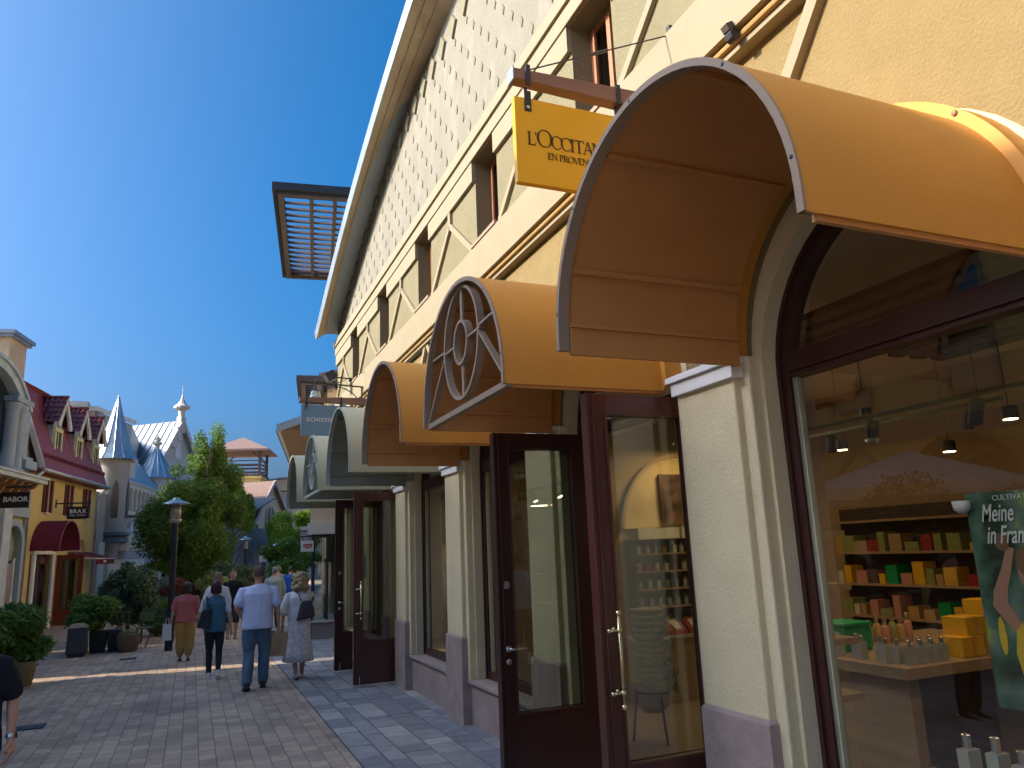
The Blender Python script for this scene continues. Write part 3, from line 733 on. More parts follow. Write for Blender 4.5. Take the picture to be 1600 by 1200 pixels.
# display table
tb = thing('display_table', 'long light oak display table crowded with bottles and boxes in the shop window', 'table', (5.4, 4.8, 0))
oak = mat('light_oak_top', (.38, .25, .13), .45, var=.12, stretch=(3, .4, 3), vscale=5)
b = MB(); b.box(4.55, 6.6, 4.02, 5.5, .96, 1.04); b.build('table_top', oak, tb, bevel=.006)
for x, y in ((4.75, 4.2), (6.45, 4.2)):
    b = MB(); b.box(x-.05, x+.05, y-.05, y+1.1, .03, .96); b.build('leg', oak, tb)
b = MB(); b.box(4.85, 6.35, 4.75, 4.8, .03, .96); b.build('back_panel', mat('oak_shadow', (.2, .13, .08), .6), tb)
y_ = mat('golden_yellow_box', (.75, .42, .02), .45, var=.05)
bi = 0
for i in range(9):
    bottle(4.66+.07*(i % 2), 5.15-.11*i, 1.04, .033, .17, liq[4] if i < 4 else liq[3], ('squat amber bottle' if i < 4 else 'clear bottle with white label') + ' along the window edge of the oak display table', ('amber' if i < 4 else 'clear')+' bottles on the oak table', square=i >= 4)
gb = thing('gift_bag', 'bright green gift box with a rounded lid on the oak display table', 'gift box', (4.95, 4.95, 1.04))
b = MB(); b.box(4.82, 5.12, 4.8, 5.1, 1.04, 1.23); b.build('box', mat('vivid_green', (.0, .28, .08), .5), gb, bevel=.02)
b = MB(); b.box(4.81, 5.13, 4.79, 5.11, 1.232, 1.26); b.build('lid', mat('vivid_green', (.0, .28, .08), .5), gb, bevel=.01)
b = MB(); b.ball((4.805, 4.93, 1.16), .012, .05, .05); b.build('heart_emblem', mat('dark_red_heart', (.25, .05, .04), .5), gb)
b = MB(); b.lathe([(.05, 0), (.075, .03), (.075, .15), (.06, .2), (.05, .21)], (4.7, 5.3, 1.04), 14); o = tag(b.build('decorated_jar', mat('flowered_jar', (.5, .45, .3), .5, var=.5, vscale=18), None, smooth=True), 'round flower patterned jar at the far end of the oak display table', 'jar')
for i, (x, y, z, sx, sy, sz) in enumerate(((5.35, 4.2, 1.04, .28, .2, .14), (5.66, 4.22, 1.04, .28, .2, .14), (5.45, 4.23, 1.182, .26, .2, .13), (5.72, 4.25, 1.182, .24, .2, .24), (5.97, 4.22, 1.04, .28, .2, .14))):
    b = MB(); b.box(x-sx/2+.02, x+sx/2-.02, y-sy/2, y+sy/2, z, z+sz)
    o = tag(b.build('yellow_box', y_, None, bevel=.004), ['yellow gift box at the near end of the bottom row on the oak table', 'middle yellow gift box of the bottom row on the oak table', 'yellow gift box lying on top of the row of yellow boxes', 'tall yellow gift box with ribbon standing on the yellow boxes', 'farthest inward yellow gift box on the oak table'][i], 'box', 'yellow boxes on the oak table')
    b = MB(); b.box(x-.015, x+.015, y-sy/2-.003, y+sy/2+.003, z, z+sz+.003); b.build('ribbon', mat('orange_ribbon', (.7, .25, .02), .4), o)
for i in range(14):
    x, y = 4.72+.11*(i//2), 4.12+.10*(i % 2)
    if x > 5.15: break
    bottle(x, y, 1.04, .030, .16, liq[3], 'clear bottle with white label and dark band on the near corner of the oak table', 'clear bottles on the near table corner', square=True)
for i in range(6): bottle(5.3+.09*i, 5.0, 1.04, .035, .20+.03*(i % 2), liq[(4, 0, 2)[i % 3]], 'coloured bottle in the back row on the oak display table', 'bottles in the back row of the oak table')
# tall shelving at the back of the shop, full of yellow and orange goods
bk_ = thing('wall_shelving', 'long dark back wall shelving crowded with orange, yellow and green goods', 'shelves', (8.2, 4.5, 0))
b = MB(); b.box(8.42, 8.46, 1.0, 8.2, .1, 2.3); b.build('back_panel', mat('dark_back', (.09, .06, .045), .8), bk_)
for z in (.5, .9, 1.3, 1.7, 2.1):
    b = MB(); b.box(8.1, 8.42, 1.0, 8.2, z, z+.03); b.build('shelf', oak, bk_)
rg = random.Random(4); gi = 0
for z in (.53, .93, 1.33, 1.73):
    y = 1.1
    while y < 8.0:
        wq = rg.uniform(.07, .2); hq = rg.uniform(.08, .27); cm = rg.choice([y_, liq[0], liq[4], liq[5], liq[1], MATS['vivid_green'], liq[0], MATS['dark_back'], oak, liq[2]])
        b = MB(); b.box(8.14, 8.36, y, y+wq, z, z+hq); tag(b.build('shelf_goods', cm, None), '%s package on the %s of the long back wall shelving' % (cm.name.replace('_', ' '), {.53: 'lowest shelf', .93: 'second shelf', 1.33: 'third shelf', 1.73: 'top shelf'}[z]), 'package', 'packages on the back wall shelving'); y += wq+rg.uniform(.005, .14)*rg.choice([.2, 1])
# side shelves with linen pouches
ls = thing('side_shelf', 'narrow wooden shelf stand with grey linen pouches beside the left edge of the shop window', 'shelves', (3.63, 3.9, 0))
for z in (.98, 1.3, 1.62, 1.94):
    b = MB(); b.box(3.48, 3.78, 3.66, 4.1, z, z+.04); b.build('shelf', oak, ls)
for x, y in ((3.5, 4.08), (3.76, 4.08)):
    b = MB(); b.box(x-.015, x+.015, y-.015, y+.015, .03, 2.5); b.build('post', oak, ls)
ln = mat('grey_linen', (.22, .21, .20), .95, var=.15, bump=.4)
for i, z in enumerate((1.02, 1.34, 1.66)):
    b = MB(); b.rings([(3.60, 3.80, z, .08, .09), (3.60, 3.80, z+.06, .10, .1), (3.61, 3.80, z+.15, .08, .08), (3.61, 3.80, z+.19, .03, .03), (3.61, 3.80, z+.24, .05, .05)])
    o = tag(b.build('linen_pouch', ln, None, smooth=True), 'grey linen pouch with white tag on the %s shelf of the narrow stand' % ('lowest', 'middle', 'upper')[i], 'pouch', 'linen pouches on the narrow shelf stand')
    b = MB(); b.bar((3.50, 3.72, z+.12), (3.50, 3.71, z+.03), .05, .004, up=(1, 0, 0)); b.build('tag', white, o)
# low window display
wd = thing('display_plinth', 'low white display plinth in the bottom right of the shop window', 'plinth', (3.8, 2.8, 0))
b = MB(); b.box(3.45, 4.3, .9, 3.15, .03, .56); b.build('plinth_body', mat('brown_plinth', (.16, .11, .08), .6), wd)
b = MB(); b.box(3.55, 3.95, 2.55, 3.0, .561, .68); b.build('riser', white, wd)
for i, (x, y, z, r, h, mi_, sq) in enumerate(((3.66, 2.93, .68, .045, .26, 3, True), (3.68, 2.79, .68, .045, .27, 3, True), (3.66, 2.65, .68, .045, .24, 3, True), (3.58, 3.08, .56, .03, .2, 3, False), (3.6, 2.48, .56, .035, .22, 4, False), (3.55, 2.36, .56, .035, .3, 4, False), (3.53, 2.24, .56, .03, .22, 0, False))):
    bottle(x, y, z, r, h, liq[mi_], ['clear square bottle at the far end of the white riser', 'clear square bottle in the middle of the white riser', 'clear square bottle at the near end of the white riser', 'short clear bottle beside the far end of the white riser', 'olive bottle just right of the white riser', 'tall golden bottle in front of the yellow case', 'amber pump bottle low in the window corner'][i], 'bottles in the low window display', square=sq, cap=silver if i != 6 else blk)
b = MB(); b.box(3.7, 4.1, 1.8, 2.4, .56, .82); o = tag(b.build('yellow_case', y_, None, bevel=.006), 'large yellow gift case standing low in the shop window corner', 'box')
b = MB(); b.bar((3.68, 1.8, .80), (3.68, 2.4, .84), .015, .02); b.build('lid_edge', y_, o)
# poster hanging in the window
po = thing('poster', 'hanging photo poster of a woman in yellow before blurred greenery with white handwriting', 'poster', (3.46, 2.0, 1.2))
def poster_mat():
    m = bpy.data.materials.new('poster_photo'); m.use_nodes = True; n = m.node_tree; b = n.nodes['Principled BSDF']; b.inputs['Roughness'].default_value = .6
    tc = n.nodes.new('ShaderNodeTexCoord'); nz = n.nodes.new('ShaderNodeTexNoise'); nz.inputs['Scale'].default_value = 5.5; nz.inputs['Detail'].default_value = 3
    n.links.new(tc.outputs['Object'], nz.inputs['Vector']); cr = n.nodes.new('ShaderNodeValToRGB'); n.links.new(nz.outputs['Fac'], cr.inputs[0])
    e = cr.color_ramp.elements; e[0].position = .36; e[0].color = (.015, .03, .015, 1); e[1].position = .68; e[1].color = (.30, .34, .04, 1)
    q = e.new(.45); q.color = (.05, .11, .06, 1); q = e.new(.58); q.color = (.12, .18, .15, 1)
    n.links.new(cr.outputs[0], b.inputs['Base Color']); return m
b = MB(); b.box(3.455, 3.46, 1.55, 2.57, 1.15, 2.12); b.build('sheet', poster_mat(), po)
skin = mat('skin', (.42, .21, .14), .5, var=.05, spec=.35)
b = MB()
def flat(pts, x): b.extr([(x, y, z) for y, z in pts], (-.002, 0, 0))
flat([(2.515, 1.60), (2.50, 1.67), (2.44, 1.78), (2.405, 1.87), (2.37, 1.86), (2.40, 1.76), (2.43, 1.68), (2.44, 1.62), (2.40, 1.54), (2.36, 1.50), (2.40, 1.47), (2.47, 1.54)], 3.454)
flat([(2.30+.07*math.cos(t_*PI/8), 1.76+.09*math.sin(t_*PI/8)) for t_ in range(16)], 3.4535)
b.build('figure_skin', skin, po)
b = MB(); flat([(2.42, 1.50), (2.44, 1.40), (2.40, 1.15), (1.6, 1.15), (1.6, 1.5), (2.1, 1.66), (2.30, 1.62)], 3.4525); flat([(2.49+.018*math.cos(t_*PI/6), 1.47+.085*math.sin(t_*PI/6)) for t_ in range(12)], 3.4525); b.build('figure_dress', mat('print_yellow', (.6, .38, .03), .6), po)
b = MB(); flat([(2.42+.035*math.cos(t_*PI/8), 1.89+.04*math.sin(t_*PI/8)) for t_ in range(16)], 3.4505); flat([(2.29+.08*math.cos(t_*PI/8), 1.80+.08*math.sin(t_*PI/8)) for t_ in range(16)], 3.4505); b.build('figure_hair', mat('print_hair', (.2, .1, .05), .7), po)
RW = (PI/2, 0, -PI/2)
for s_, z_ in (('Meine', 1.985), ('in France', 1.885)):
    o = text(s_, .115, white, po, (3.449, 2.50 if z_ > 1.9 else 2.49, z_), RW, 'lettering', .001, .001, shear=.4); o.scale = (.55, 1, 1)
text('CULTIVATED', .035, white, po, (3.449, 2.43, 2.08), RW, 'lettering', .001)
cu = MB(); cu.lathe([(.02, 0), (.04, .02), (.045, .06), (.04, .06)], (3.45, 2.585, 2.03), 12); tag(cu.build('cup', white, None, smooth=True), 'small white hanging cup beside the top corner of the window poster', 'cup')
# ceiling: dark slatted panel, beam, tracks with spotlights
b = MB()
for i in range(9): b.box(4.2+.28*i, 4.36+.28*i, -.5, 4.9, 3.55, 3.6)
tag(b.build('slatted_ceiling_panel', mat('dark_slats', (.07, .045, .03), .6), None), 'dark slatted panel hung below the pale shop ceiling', 'ceiling panel')
for i, (x, y0_, y1_, z) in enumerate(((5.0, .5, 5.6, 2.86), (6.3, 4.2, 8.0, 3.02))):
    t = thing('light_track', ['black ceiling light track over the display table', 'black ceiling light track in front of the arched niche'][i], 'light track', (x, (y0_+y1_)/2, z))
    b = MB(); b.box(x-.02, x+.02, y0_, y1_, z, z+.03); b.build('rail', blk, t)
    b = MB()
    for yy in (y0_+.2, y1_-.2): b.tube([(x, yy, z+.03), (x, yy, 3.93)], .006, 5)
    b.build('rod', blk, t)
    ny = 6 if i == 0 else 3
    for j in range(ny):
        yy = y0_+.3+(y1_-y0_-.6)*j/(ny-1)
        b = MB(); d = Vector((.3, .5, -1)).normalized(); p0 = Vector((x, yy, z-.03)); b.tube([(x, yy, z), p0], .012, 6); b.tube([p0, p0+d*.17], .05, 12); h_ = b.build('spotlight', blk, t)
        b = MB(); b.tube([p0+d*.171, p0+d*.174], .038, 12); b.build('lamp', mat('lit_lamp', (1, .8, .5), .5, emit=(1, .72, .36), estr=9), h_)
for i, (x, y, z) in enumerate(((6.0, 5.35, 3.06), (6.0, 5.69, 2.79), (6.0, 4.53, 2.62), (5.4, 3.56, 2.72))):
    b = MB(); b.lathe([(.05, 0), (.055, .005), (.055, .09), (.01, .1)], (x, y, z), 16); b.tube([(x, y, z+.09), (x, y, 3.93)], .005, 5)
    o = tag(b.build('pendant_spot', blk, None), ['highest hanging lit spotlight over the display table', 'left hanging lit spotlight behind the shop window', 'right hanging lit spotlight over the back of the table', 'hanging lit spotlight nearest the right edge of the window'][i], 'spotlight', 'hanging lit spotlights in the shop')
    b = MB(); b.lathe([(.047, -.004), (.047, -.001)], (x, y, z), 16); b.build('lamp', MATS['lit_lamp'], o)
def lamp(x, y, z, e, sz, col=(1, .72, .42)):  # bare area lights added to fill the shops, besides the modelled spotlights
    l = bpy.data.lights.new('shop_fill_light', 'AREA'); l.energy = e; l.size = sz; l.color = col; l.shape = 'DISK'
    o = bpy.data.objects.new('shop_fill_light', l); COL.objects.link(o); o.location = (x, y, z); return o
lamp(5.9, 8.1, 3.2, 4.5, .4); lamp(5.2, 4.6, 2.7, 2.2, .6); lamp(6.6, 2.0, 3.4, .6, 1.2); lamp(5.5, 6.8, 3.4, 5, 1.0); lamp(4.3, 2.7, 2.5, 2.0, .3)
lamp(5.5, 11.5, 3.3, 5, 1.2, (1, .85, .65)); lamp(5.5, 15, 3.3, 4, 1.0, (1, .85, .65))
# simple furnishing of the next shop: pale garment rail and counter seen through its windows
gr_ = thing('clothes_rail', 'metal clothes rail with folded pale garments behind the farther shop windows', 'clothes rail', (4.6, 9.9, 0))
b = MB(); b.tube([(4.6, 9.2, .03), (4.6, 9.2, 1.5), (4.6, 11.6, 1.5), (4.6, 11.6, .03)], .015, 8); b.build('rail_frame', steel, gr_)
for i in range(12):
    b = MB(); yy = 9.35+.18*i; b.box(4.4, 4.8, yy, yy+.05, .6, 1.46); b.build('garment', mat(('garment_white', 'garment_grey', 'garment_blue')[i % 3], ((.6, .58, .55), (.3, .3, .32), (.12, .2, .35))[i % 3], .9), gr_)
# ================================================================== buildings on the left side and at the back
LA = R(-10.4); LO = (-4.3, 30.6, 0)
yel = mat('yellow_plaster', (.62, .46, .17), .9, var=.06, bump=.4, bscale=14, stain=.15)
gblue = mat('grey_blue_paint', (.33, .38, .40), .7, var=.05, stain=.1)
redroof = mat('red_brown_roof', (.25, .055, .05), .55, var=.12, vscale=5, bump=.3, bscale=20)
tile = mat('glazed_red_tile', (.17, .03, .03), .22, var=.2, vscale=6, spec=.6)
burg = mat('burgundy_cloth', (.16, .012, .03), .7, var=.06)
cstone = mat('castle_grey_render', (.36, .34, .33), .9, var=.08, bump=.3, bscale=20, stain=.15)
cream2 = mat('cream_stone', (.60, .56, .47), .85, var=.06)
wdark = mat('dark_red_frame', (.13, .035, .03), .5)
beige = mat('beige_plaster', (.60, .49, .32), .9, var=.05, stain=.1)
brroof = mat('brown_shingle_roof', (.24, .16, .135), .85, var=.12, vscale=8, bump=.3, bscale=18)
dkroof = mat('dark_blue_slate', (.07, .085, .11), .6, var=.12)
navy = mat('near_black_sign', (.012, .014, .022), .35, var=.05)
wglass = glassmat('far_window_glass', (.25, .27, .27), 2.2)
def wall_open(mb, x, y0, y1, z0, z1, dep=-.15, **kw): arch_panel(mb, x, dep, y0, y1, z0, z1, **kw)
def pantile(mb, p0, du, dv, nu, nv):
    "wavy tiled slope: p0 top corner, du along the ridge, dv down the slope"
    p0, du, dv = Vector(p0), Vector(du), Vector(dv); nrm = du.cross(dv).normalized()
    if nrm.z < 0: nrm = -nrm
    U = nu*6; vs = []
    for j in range(nv):
        for e_ in (0, 1):
            for i in range(U+1):
                h = .022*math.sin(2*PI*i/6)+(.03 if e_ else 0)
                vs.append(p0+du*(i/U)+dv*((j+e_)/nv)+nrm*h)
    W_ = U+1; fs = []
    for r_ in range(2*nv-1):
        for i in range(U): fs.append((r_*W_+i, r_*W_+i+1, (r_+1)*W_+i+1, (r_+1)*W_+i))
    mb.add(vs, fs)
# ---- yellow shop house with red mansard roof
YB = thing('yellow_house', 'yellow house with steep red roof, three tiled dormers and burgundy barrel awning', 'building', LO, LA)
m_ = MB()
wall_open(m_, 0, -2.9, .35, 0, 5.05, yc=-1.43, hw=.85, zb=0, zs=2.3); wall_open(m_, 0, .35, 3.7, 0, 5.05, yc=2.45, hw=.5, zb=0, zs=2.45)
m_.build('front_wall', yel, YB, local=True)
m_ = MB(); m_.face([(0, -2.9, 0), (-9, -2.9, 0), (-9, -2.9, 7.8), (-.57, -2.9, 7.8), (0, -2.9, 5.05)]); m_.face([(0, 3.7, 0), (-9, 3.7, 0), (-9, 3.7, 7.8), (-.57, 3.7, 7.8), (0, 3.7, 5.05)])
m_.face([(-9, -2.9, 0), (-9, 3.7, 0), (-9, 3.7, 7.8), (-9, -2.9, 7.8)]); m_.build('side_wall', yel, YB, local=True)
m_ = MB(); m_.box(-.2, .03, -2.9, -2.3, 0, .9); m_.box(-.2, .03, 3.0, 3.7, 0, .9); m_.build('plinth', cstone, YB, local=True)
m_ = MB(); m_.add([(.38, -2.95, 5.02), (.38, 3.75, 5.02), (-.57, 3.75, 7.8), (-.57, -2.95, 7.8), (-.45, -2.95, 7.9), (-.45, 3.75, 7.9), (-9, 3.75, 7.9), (-9, -2.95, 7.9)], [(0, 1, 2, 3), (3, 2, 5, 4), (4, 5, 6, 7)])
m_.box(-.05, .37, -2.92, 3.72, 4.93, 5.0); m_.build('roof', redroof, YB, local=True)
m_ = MB(); m_.bar((.36, -2.97, 5.05), (-.57, -2.97, 7.83), .06, .16, up=(1, 0, 0)); m_.build('barge_board', cream2, YB, local=True)
m_ = MB(); m_.tube([(.42, -3.0, 5.0), (.42, 3.8, 5.0)], .07, 8)
for y in (-2.95, 3.75):
    m_.tube([(.42, y, 4.98), (.12, y, 4.7), (.07, y, 4.5), (.07, y, .1)], .05, 8)
m_.build('gutter', mat('light_metal', (.45, .44, .42), .4, .6), YB, local=True, smooth=True)
m_ = MB()
for i in range(30): m_.bar((.23, -2.5+.21*i, 5.45), (.23, -2.4+.21*i, 5.6), .015, .1, up=(1, 0, 0))
m_.bar((.25, -2.6, 5.58), (.25, 3.6, 5.58), .03, .03); m_.build('snow_guard', redroof, YB, local=True)
for y in (-1.35, .62, 2.55):
    w_ = MB(); w_.box(-.02, .02, y-.16, y+.16, 3.76, 4.8); wo = w_.build('window', mat('pale_window_board', (.42, .36, .24), .7), YB, local=True)
    w_ = MB()
    for s in (-1, 1): w_.box(0, .1, y+s*.2-.04, y+s*.2+.04, 3.75, 4.82); w_.box(.0, .06, y+s*.36-.035, y+s*.36+.035, 3.75, 4.82)
    w_.build('shutter', wdark, wo, local=True)
    w_ = MB(); w_.box(0, .09, y-.2, y+.2, 3.70, 3.75); w_.build('sill', cream2, wo, local=True)
for y in (-1.0, 1.1, 3.05):
    d = MB(); d.add([(.02, y-.42, 5.3), (-.62, y-.42, 5.3), (-.62, y-.42, 6.7), (.02, y-.42, 6.7), (.02, y+.42, 5.3), (-.62, y+.42, 5.3), (-.62, y+.42, 6.7), (.02, y+.42, 6.7), (.02, y, 7.4)],
                    [(0, 1, 2, 3), (4, 5, 6, 7), (0, 4, 7, 8, 3)])
    do = d.build('dormer', gblue, YB, local=True)
    w_ = MB(); w_.box(.02, .09, y-.36, y-.24, 5.35, 6.62); w_.box(.02, .09, y+.24, y+.36, 5.35, 6.62); w_.box(.02, .09, y-.24, y+.24, 6.5, 6.62); w_.box(.02, .09, y-.24, y+.24, 5.35, 5.43); w_.box(.03, .07, y-.02, y+.02, 5.43, 6.5)
    w_.build('dormer_window_frame', mat('pale_yellow_wood', (.62, .56, .28), .6), do, local=True)
    w_ = MB(); w_.box(.035, .045, y-.24, y+.24, 5.43, 6.5); w_.build('dormer_pane', wglass, do, local=True)
    t_ = MB()
    for s in (-1, 1): pantile(t_, (-.95, y, 7.72), (1.22, 0, 0), (0, s*.68, -.98), 7, 5)
    t_.build('dormer_roof', tile, do, local=True, smooth=False)
    t_ = MB(); t_.tube([(-.95, y, 7.74), (.3, y, 7.74)], .045, 8); t_.build('ridge_tile', tile, do, local=True, smooth=True)
    t_ = MB()
    for s in (-1, 1): t_.extr([(.2, y, 7.68), (.2, y+s*.66, 6.74), (.2, y+s*.62, 6.62), (.2, y+s*.45, 6.6), (.2, y, 7.45)], (.07, 0, 0))
    t_.build('dormer_gable_board', cream2, do, local=True)
# chimney
m_ = MB(); m_.box(-2.6, -1.2, -2.3, -.95, 7.8, 9.5); co = m_.build('chimney', mat('buff_plaster', (.55, .42, .26), .9), YB, local=True)
m_ = MB(); m_.box(-2.72, -1.08, -2.42, -.83, 9.5, 9.6); m_.box(-2.8, -1.0, -2.5, -.75, 9.6, 9.72); m_.build('chimney_cap', zinc, co, local=True)
# barrel awning, doors, flat awning
a = MB(); c, z0, r_ = -1.43, 2.5, .97
A = arc(c, z0, r_, 0, PI, 20); a.ring2([(.0, *p) for p in A], [(.85, *p) for p in A], close=False); B = arc(c, z0, r_-.03, 0, PI, 20); a.ring2([(.0, *p) for p in B], [(.85, *p) for p in B], close=False)
a.ring2([(.85, *p) for p in A], [(.85, *p) for p in B], close=False); ao = a.build('awning', burg, YB, local=True)
a = MB(); a.ring2([(.86, *p) for p in arc(c, z0, .975, 0, PI, 20)], [(.86, *p) for p in arc(c, z0, .94, 0, PI, 20)], close=False); a.build('awning_rim', mat('pinkish_rim', (.35, .2, .2), .5), ao, local=True)
a = MB()
for y in (-2.25, -.62): a.tube([(.1, y, 0), (.1, y, 2.45)], .07, 10)
a.box(-.05, .12, -2.3, -.55, 2.4, 2.5); a.build('doorway_column', white, YB, local=True)
a = MB(); a.box(-.12, -.06, -2.2, -2.05, 0, 2.4); a.box(-.12, -.06, -.8, -.66, 0, 2.4); a.box(-.12, -.06, -1.5, -1.38, 0, 2.4); a.box(-.12, -.06, -2.05, -.8, 2.1, 2.35); a.build('door_frame', wood2, YB, local=True)
a = MB(); a.box(-.1, -.09, -2.1, -.7, .05, 3.1); a.build('door_glass', wglass, YB, local=True)
a = MB()
for xx0, xx1 in ((.02, .16), (.72, .86)): a.box(xx0, xx1, .0, .06, .05, 2.38)
a.box(.16, .72, .0, .06, 2.22, 2.38); a.box(.16, .72, .0, .06, .05, .55); do = a.build('door', mat('bright_red_wood', (.17, .035, .02), .4), YB, local=True)
a = MB(); a.box(.16, .72, .025, .03, .55, 2.22); a.build('pane', wglass, do, local=True)
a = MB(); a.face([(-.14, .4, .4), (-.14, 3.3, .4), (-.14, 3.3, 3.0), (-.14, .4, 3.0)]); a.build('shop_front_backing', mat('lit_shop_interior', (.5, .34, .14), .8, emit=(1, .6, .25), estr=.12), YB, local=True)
a = MB(); a.face([(-.13, 1.9, 2.42), (-.13, 3.0, 2.42), (-.13, 3.0, 3.0), (-.13, 1.9, 3.0)]); a.build('blank_arch', mat('pale_lilac_panel', (.42, .42, .47), .8), YB, local=True)
a = MB(); a.add([(.02, 1.0, 2.5), (.02, 3.3, 2.5), (.95, 3.3, 2.22), (.95, 1.0, 2.22), (.95, 1.0, 2.02), (.95, 3.3, 2.02)], [(0, 1, 2, 3), (3, 2, 5, 4)])
fo = a.build('folding_awning', burg, YB, local=True); a = MB(); a.box(.94, .97, 1.0, 3.3, 2.2, 2.24); a.bar((.02, 1.02, 2.3), (.95, 1.02, 2.22), .03, .04); a.build('awning_arm', white, fo, local=True)
a = MB()
a.box(.951, .956, 1.9, 2.25, 2.08, 2.16); a.build('awning_mark', white, fo, local=True)
# hanging sign BRAX
def hang_sign(nm, label, loc, rz, x0, x1, y, z0, z1, zb, m, tl, bar_to=None, wall=0):
    s_ = thing(nm, label, 'sign', loc, rz, local=True)
    q = MB(); q.box(x0, x1, y-.02, y+.02, z0, z1); q.build('sign_board', m, s_, local=True)
    q = MB(); q.bar((wall, y, zb), (x1+.04, y, zb), .04, .05); q.box(wall, wall+.02, y-.05, y+.05, zb-.14, zb+.14)
    q.lathe([(.0, 0), (.03, .04), (0, .1)], (x1+.04, y, zb-.02), 6)
    for xx in (x0+.1, x1-.1): q.box(xx-.012, xx+.012, y-.024, y+.024, z1-.03, zb)
    q.build('bracket', dark, s_, local=True)
    for t_, sz, xx, zz, sp in tl: text(t_, sz, white, s_, (xx, y-.024, zz), (PI/2, 0, 0), 'lettering', .003, .004*sz/.15, 'CENTER', 0, sp, world=False)
    return s_
hang_sign('hanging_sign', 'black hanging sign reading BRAX on the yellow house', LO, LA, .38, 1.04, -.5, 3.56, 3.98, 4.1, navy, [('BRAX', .19, .71, 3.76, 1.15), ('FEEL GOOD', .075, .71, 3.66, 1.3)])
hang_sign('hanging_sign', 'black hanging sign reading BABOR at the left edge', LO, LA, -.02, .78, -4.9, 3.68, 4.13, 4.28, navy, [('BABOR', .2, .43, 3.86, 1.0)], wall=-.3)
# ---- grey arched shop house at the left edge
GB = thing('grey_arched_house', 'grey blue house with arched pediment and bracketed eave at the left edge', 'building', LO, LA)
m_ = MB()
wall_open(m_, -.02, -8.5, -5.2, 0, 4.6, yc=-6.9, hw=1.2, zb=0, zs=2.4); wall_open(m_, -.02, -5.2, -2.92, 0, 4.6, yc=-3.85, hw=.62, zb=0, zs=2.65)
m_.build('front_wall', yel, GB, local=True)
m_ = MB()
arch_frame(m_, -.02, .1, -3.85, .78, .2, 0, 2.65); m_.box(-.02, .14, -4.9, -2.95, 3.5, 3.78); m_.box(-.02, .05, -3.06, -2.92, 0, 3.5)
m_.build('arch_surround', gblue, GB, local=True)
m_ = MB(); m_.box(-.2, -.12, -4.6, -3.2, 2.2, 3.4); m_.build('arch_tympanum', mat('grey_green_panel', (.25, .29, .28), .7), GB, local=True)
m_ = MB(); m_.box(-.25, -.1, -4.4, -3.3, 0, 2.15); m_.build('door', mat('pink_grey_door', (.33, .25, .23), .6), GB, local=True)
m_ = MB(); m_.box(-.1, -.04, -4.5, -4.38, 0, 2.3); m_.box(-.1, -.04, -3.36, -3.26, 0, 2.3); m_.build('door_frame', white, GB, local=True)
m_ = MB(); m_.box(-.02, .32, -5.25, -4.72, 0, 3.66); m_.build('pier', mat('pale_blue_grey', (.50, .55, .57), .7), GB, local=True)
m_ = MB(); m_.box(-.02, .62, -8.6, -3.15, 4.5, 4.62); m_.box(-.02, .68, -8.6, -3.1, 4.621, 4.68); eo = m_.build('eave', mat('pale_eave', (.5, .55, .53), .6), GB, local=True)
for i in range(10):
    y = -8.3+.52*i; m_ = MB(); m_.extr([(0, y, 4.49), (.5, y, 4.49), (.42, y, 4.36), (.2, y, 4.28), (.1, y, 4.1), (0, y, 4.0)], (0, .13, 0))
    m_.build('wooden_bracket', mat('orange_wood_bracket', (.33, .17, .08), .6, var=.2), GB, local=True)
m_ = MB(); m_.box(-3, .12, -8.5, -3.6, 4.69, 6.9); m_.build('upper_wall', gblue, GB, local=True)
m_ = MB()
for r1, r2, x1 in ((2.75, 2.98, .42), (2.98, 3.08, .5)):
    A = arc(-6.9, 4.69, r1, R(38), R(142), 24); B = arc(-6.9, 4.69, r2, R(38), R(142), 24)
    for p, q, u_, v_ in zip(A, A[1:], B, B[1:]):
        m_.face([(x1, *p), (x1, *q), (x1, *v_), (x1, *u_)]); m_.face([(-2, *p), (-2, *q), (x1, *q), (x1, *p)]); m_.face([(-2, *u_), (-2, *v_), (x1, *v_), (x1, *u_)])
m_.build('arched_pediment', mat('pale_arch', (.46, .52, .50), .6), GB, local=True)
m_ = MB(); m_.face([(.14, -6.9+2.75*math.cos(a_), 4.69+2.75*math.sin(a_)) for a_ in [R(38+4*i) for i in range(27)]]+[(.14, -9.06, 5.2), (.14, -4.74, 5.2)]); m_.build('pediment_window', wglass, GB, local=True)
for y in (-4.75, -5.25):
    m_ = MB(); m_.lathe([(.26, 0), (.26, .12), (.2, .16), (.2, 1.75), (.24, 1.8), (.27, 1.95), (.27, 2.0)], (.22, y, 4.69), 18); m_.build('column', gblue, GB, local=True, smooth='auto')
m_ = MB(); m_.box(-.1, .5, -5.6, -4.4, 6.7, 6.85); m_.build('entablature', gblue, GB, local=True)
m_ = MB(); m_.box(.1, .4, -4.35, -3.5, 4.9, 5.15); m_.box(.1, .34, -4.45, -3.7, 5.15, 5.25); m_.build('parapet_block', gblue, GB, local=True)
m_ = MB(); m_.box(-8, -.3, -8.5, -2.95, 0, 6.6); m_.build('rear_block', yel, GB, local=True)
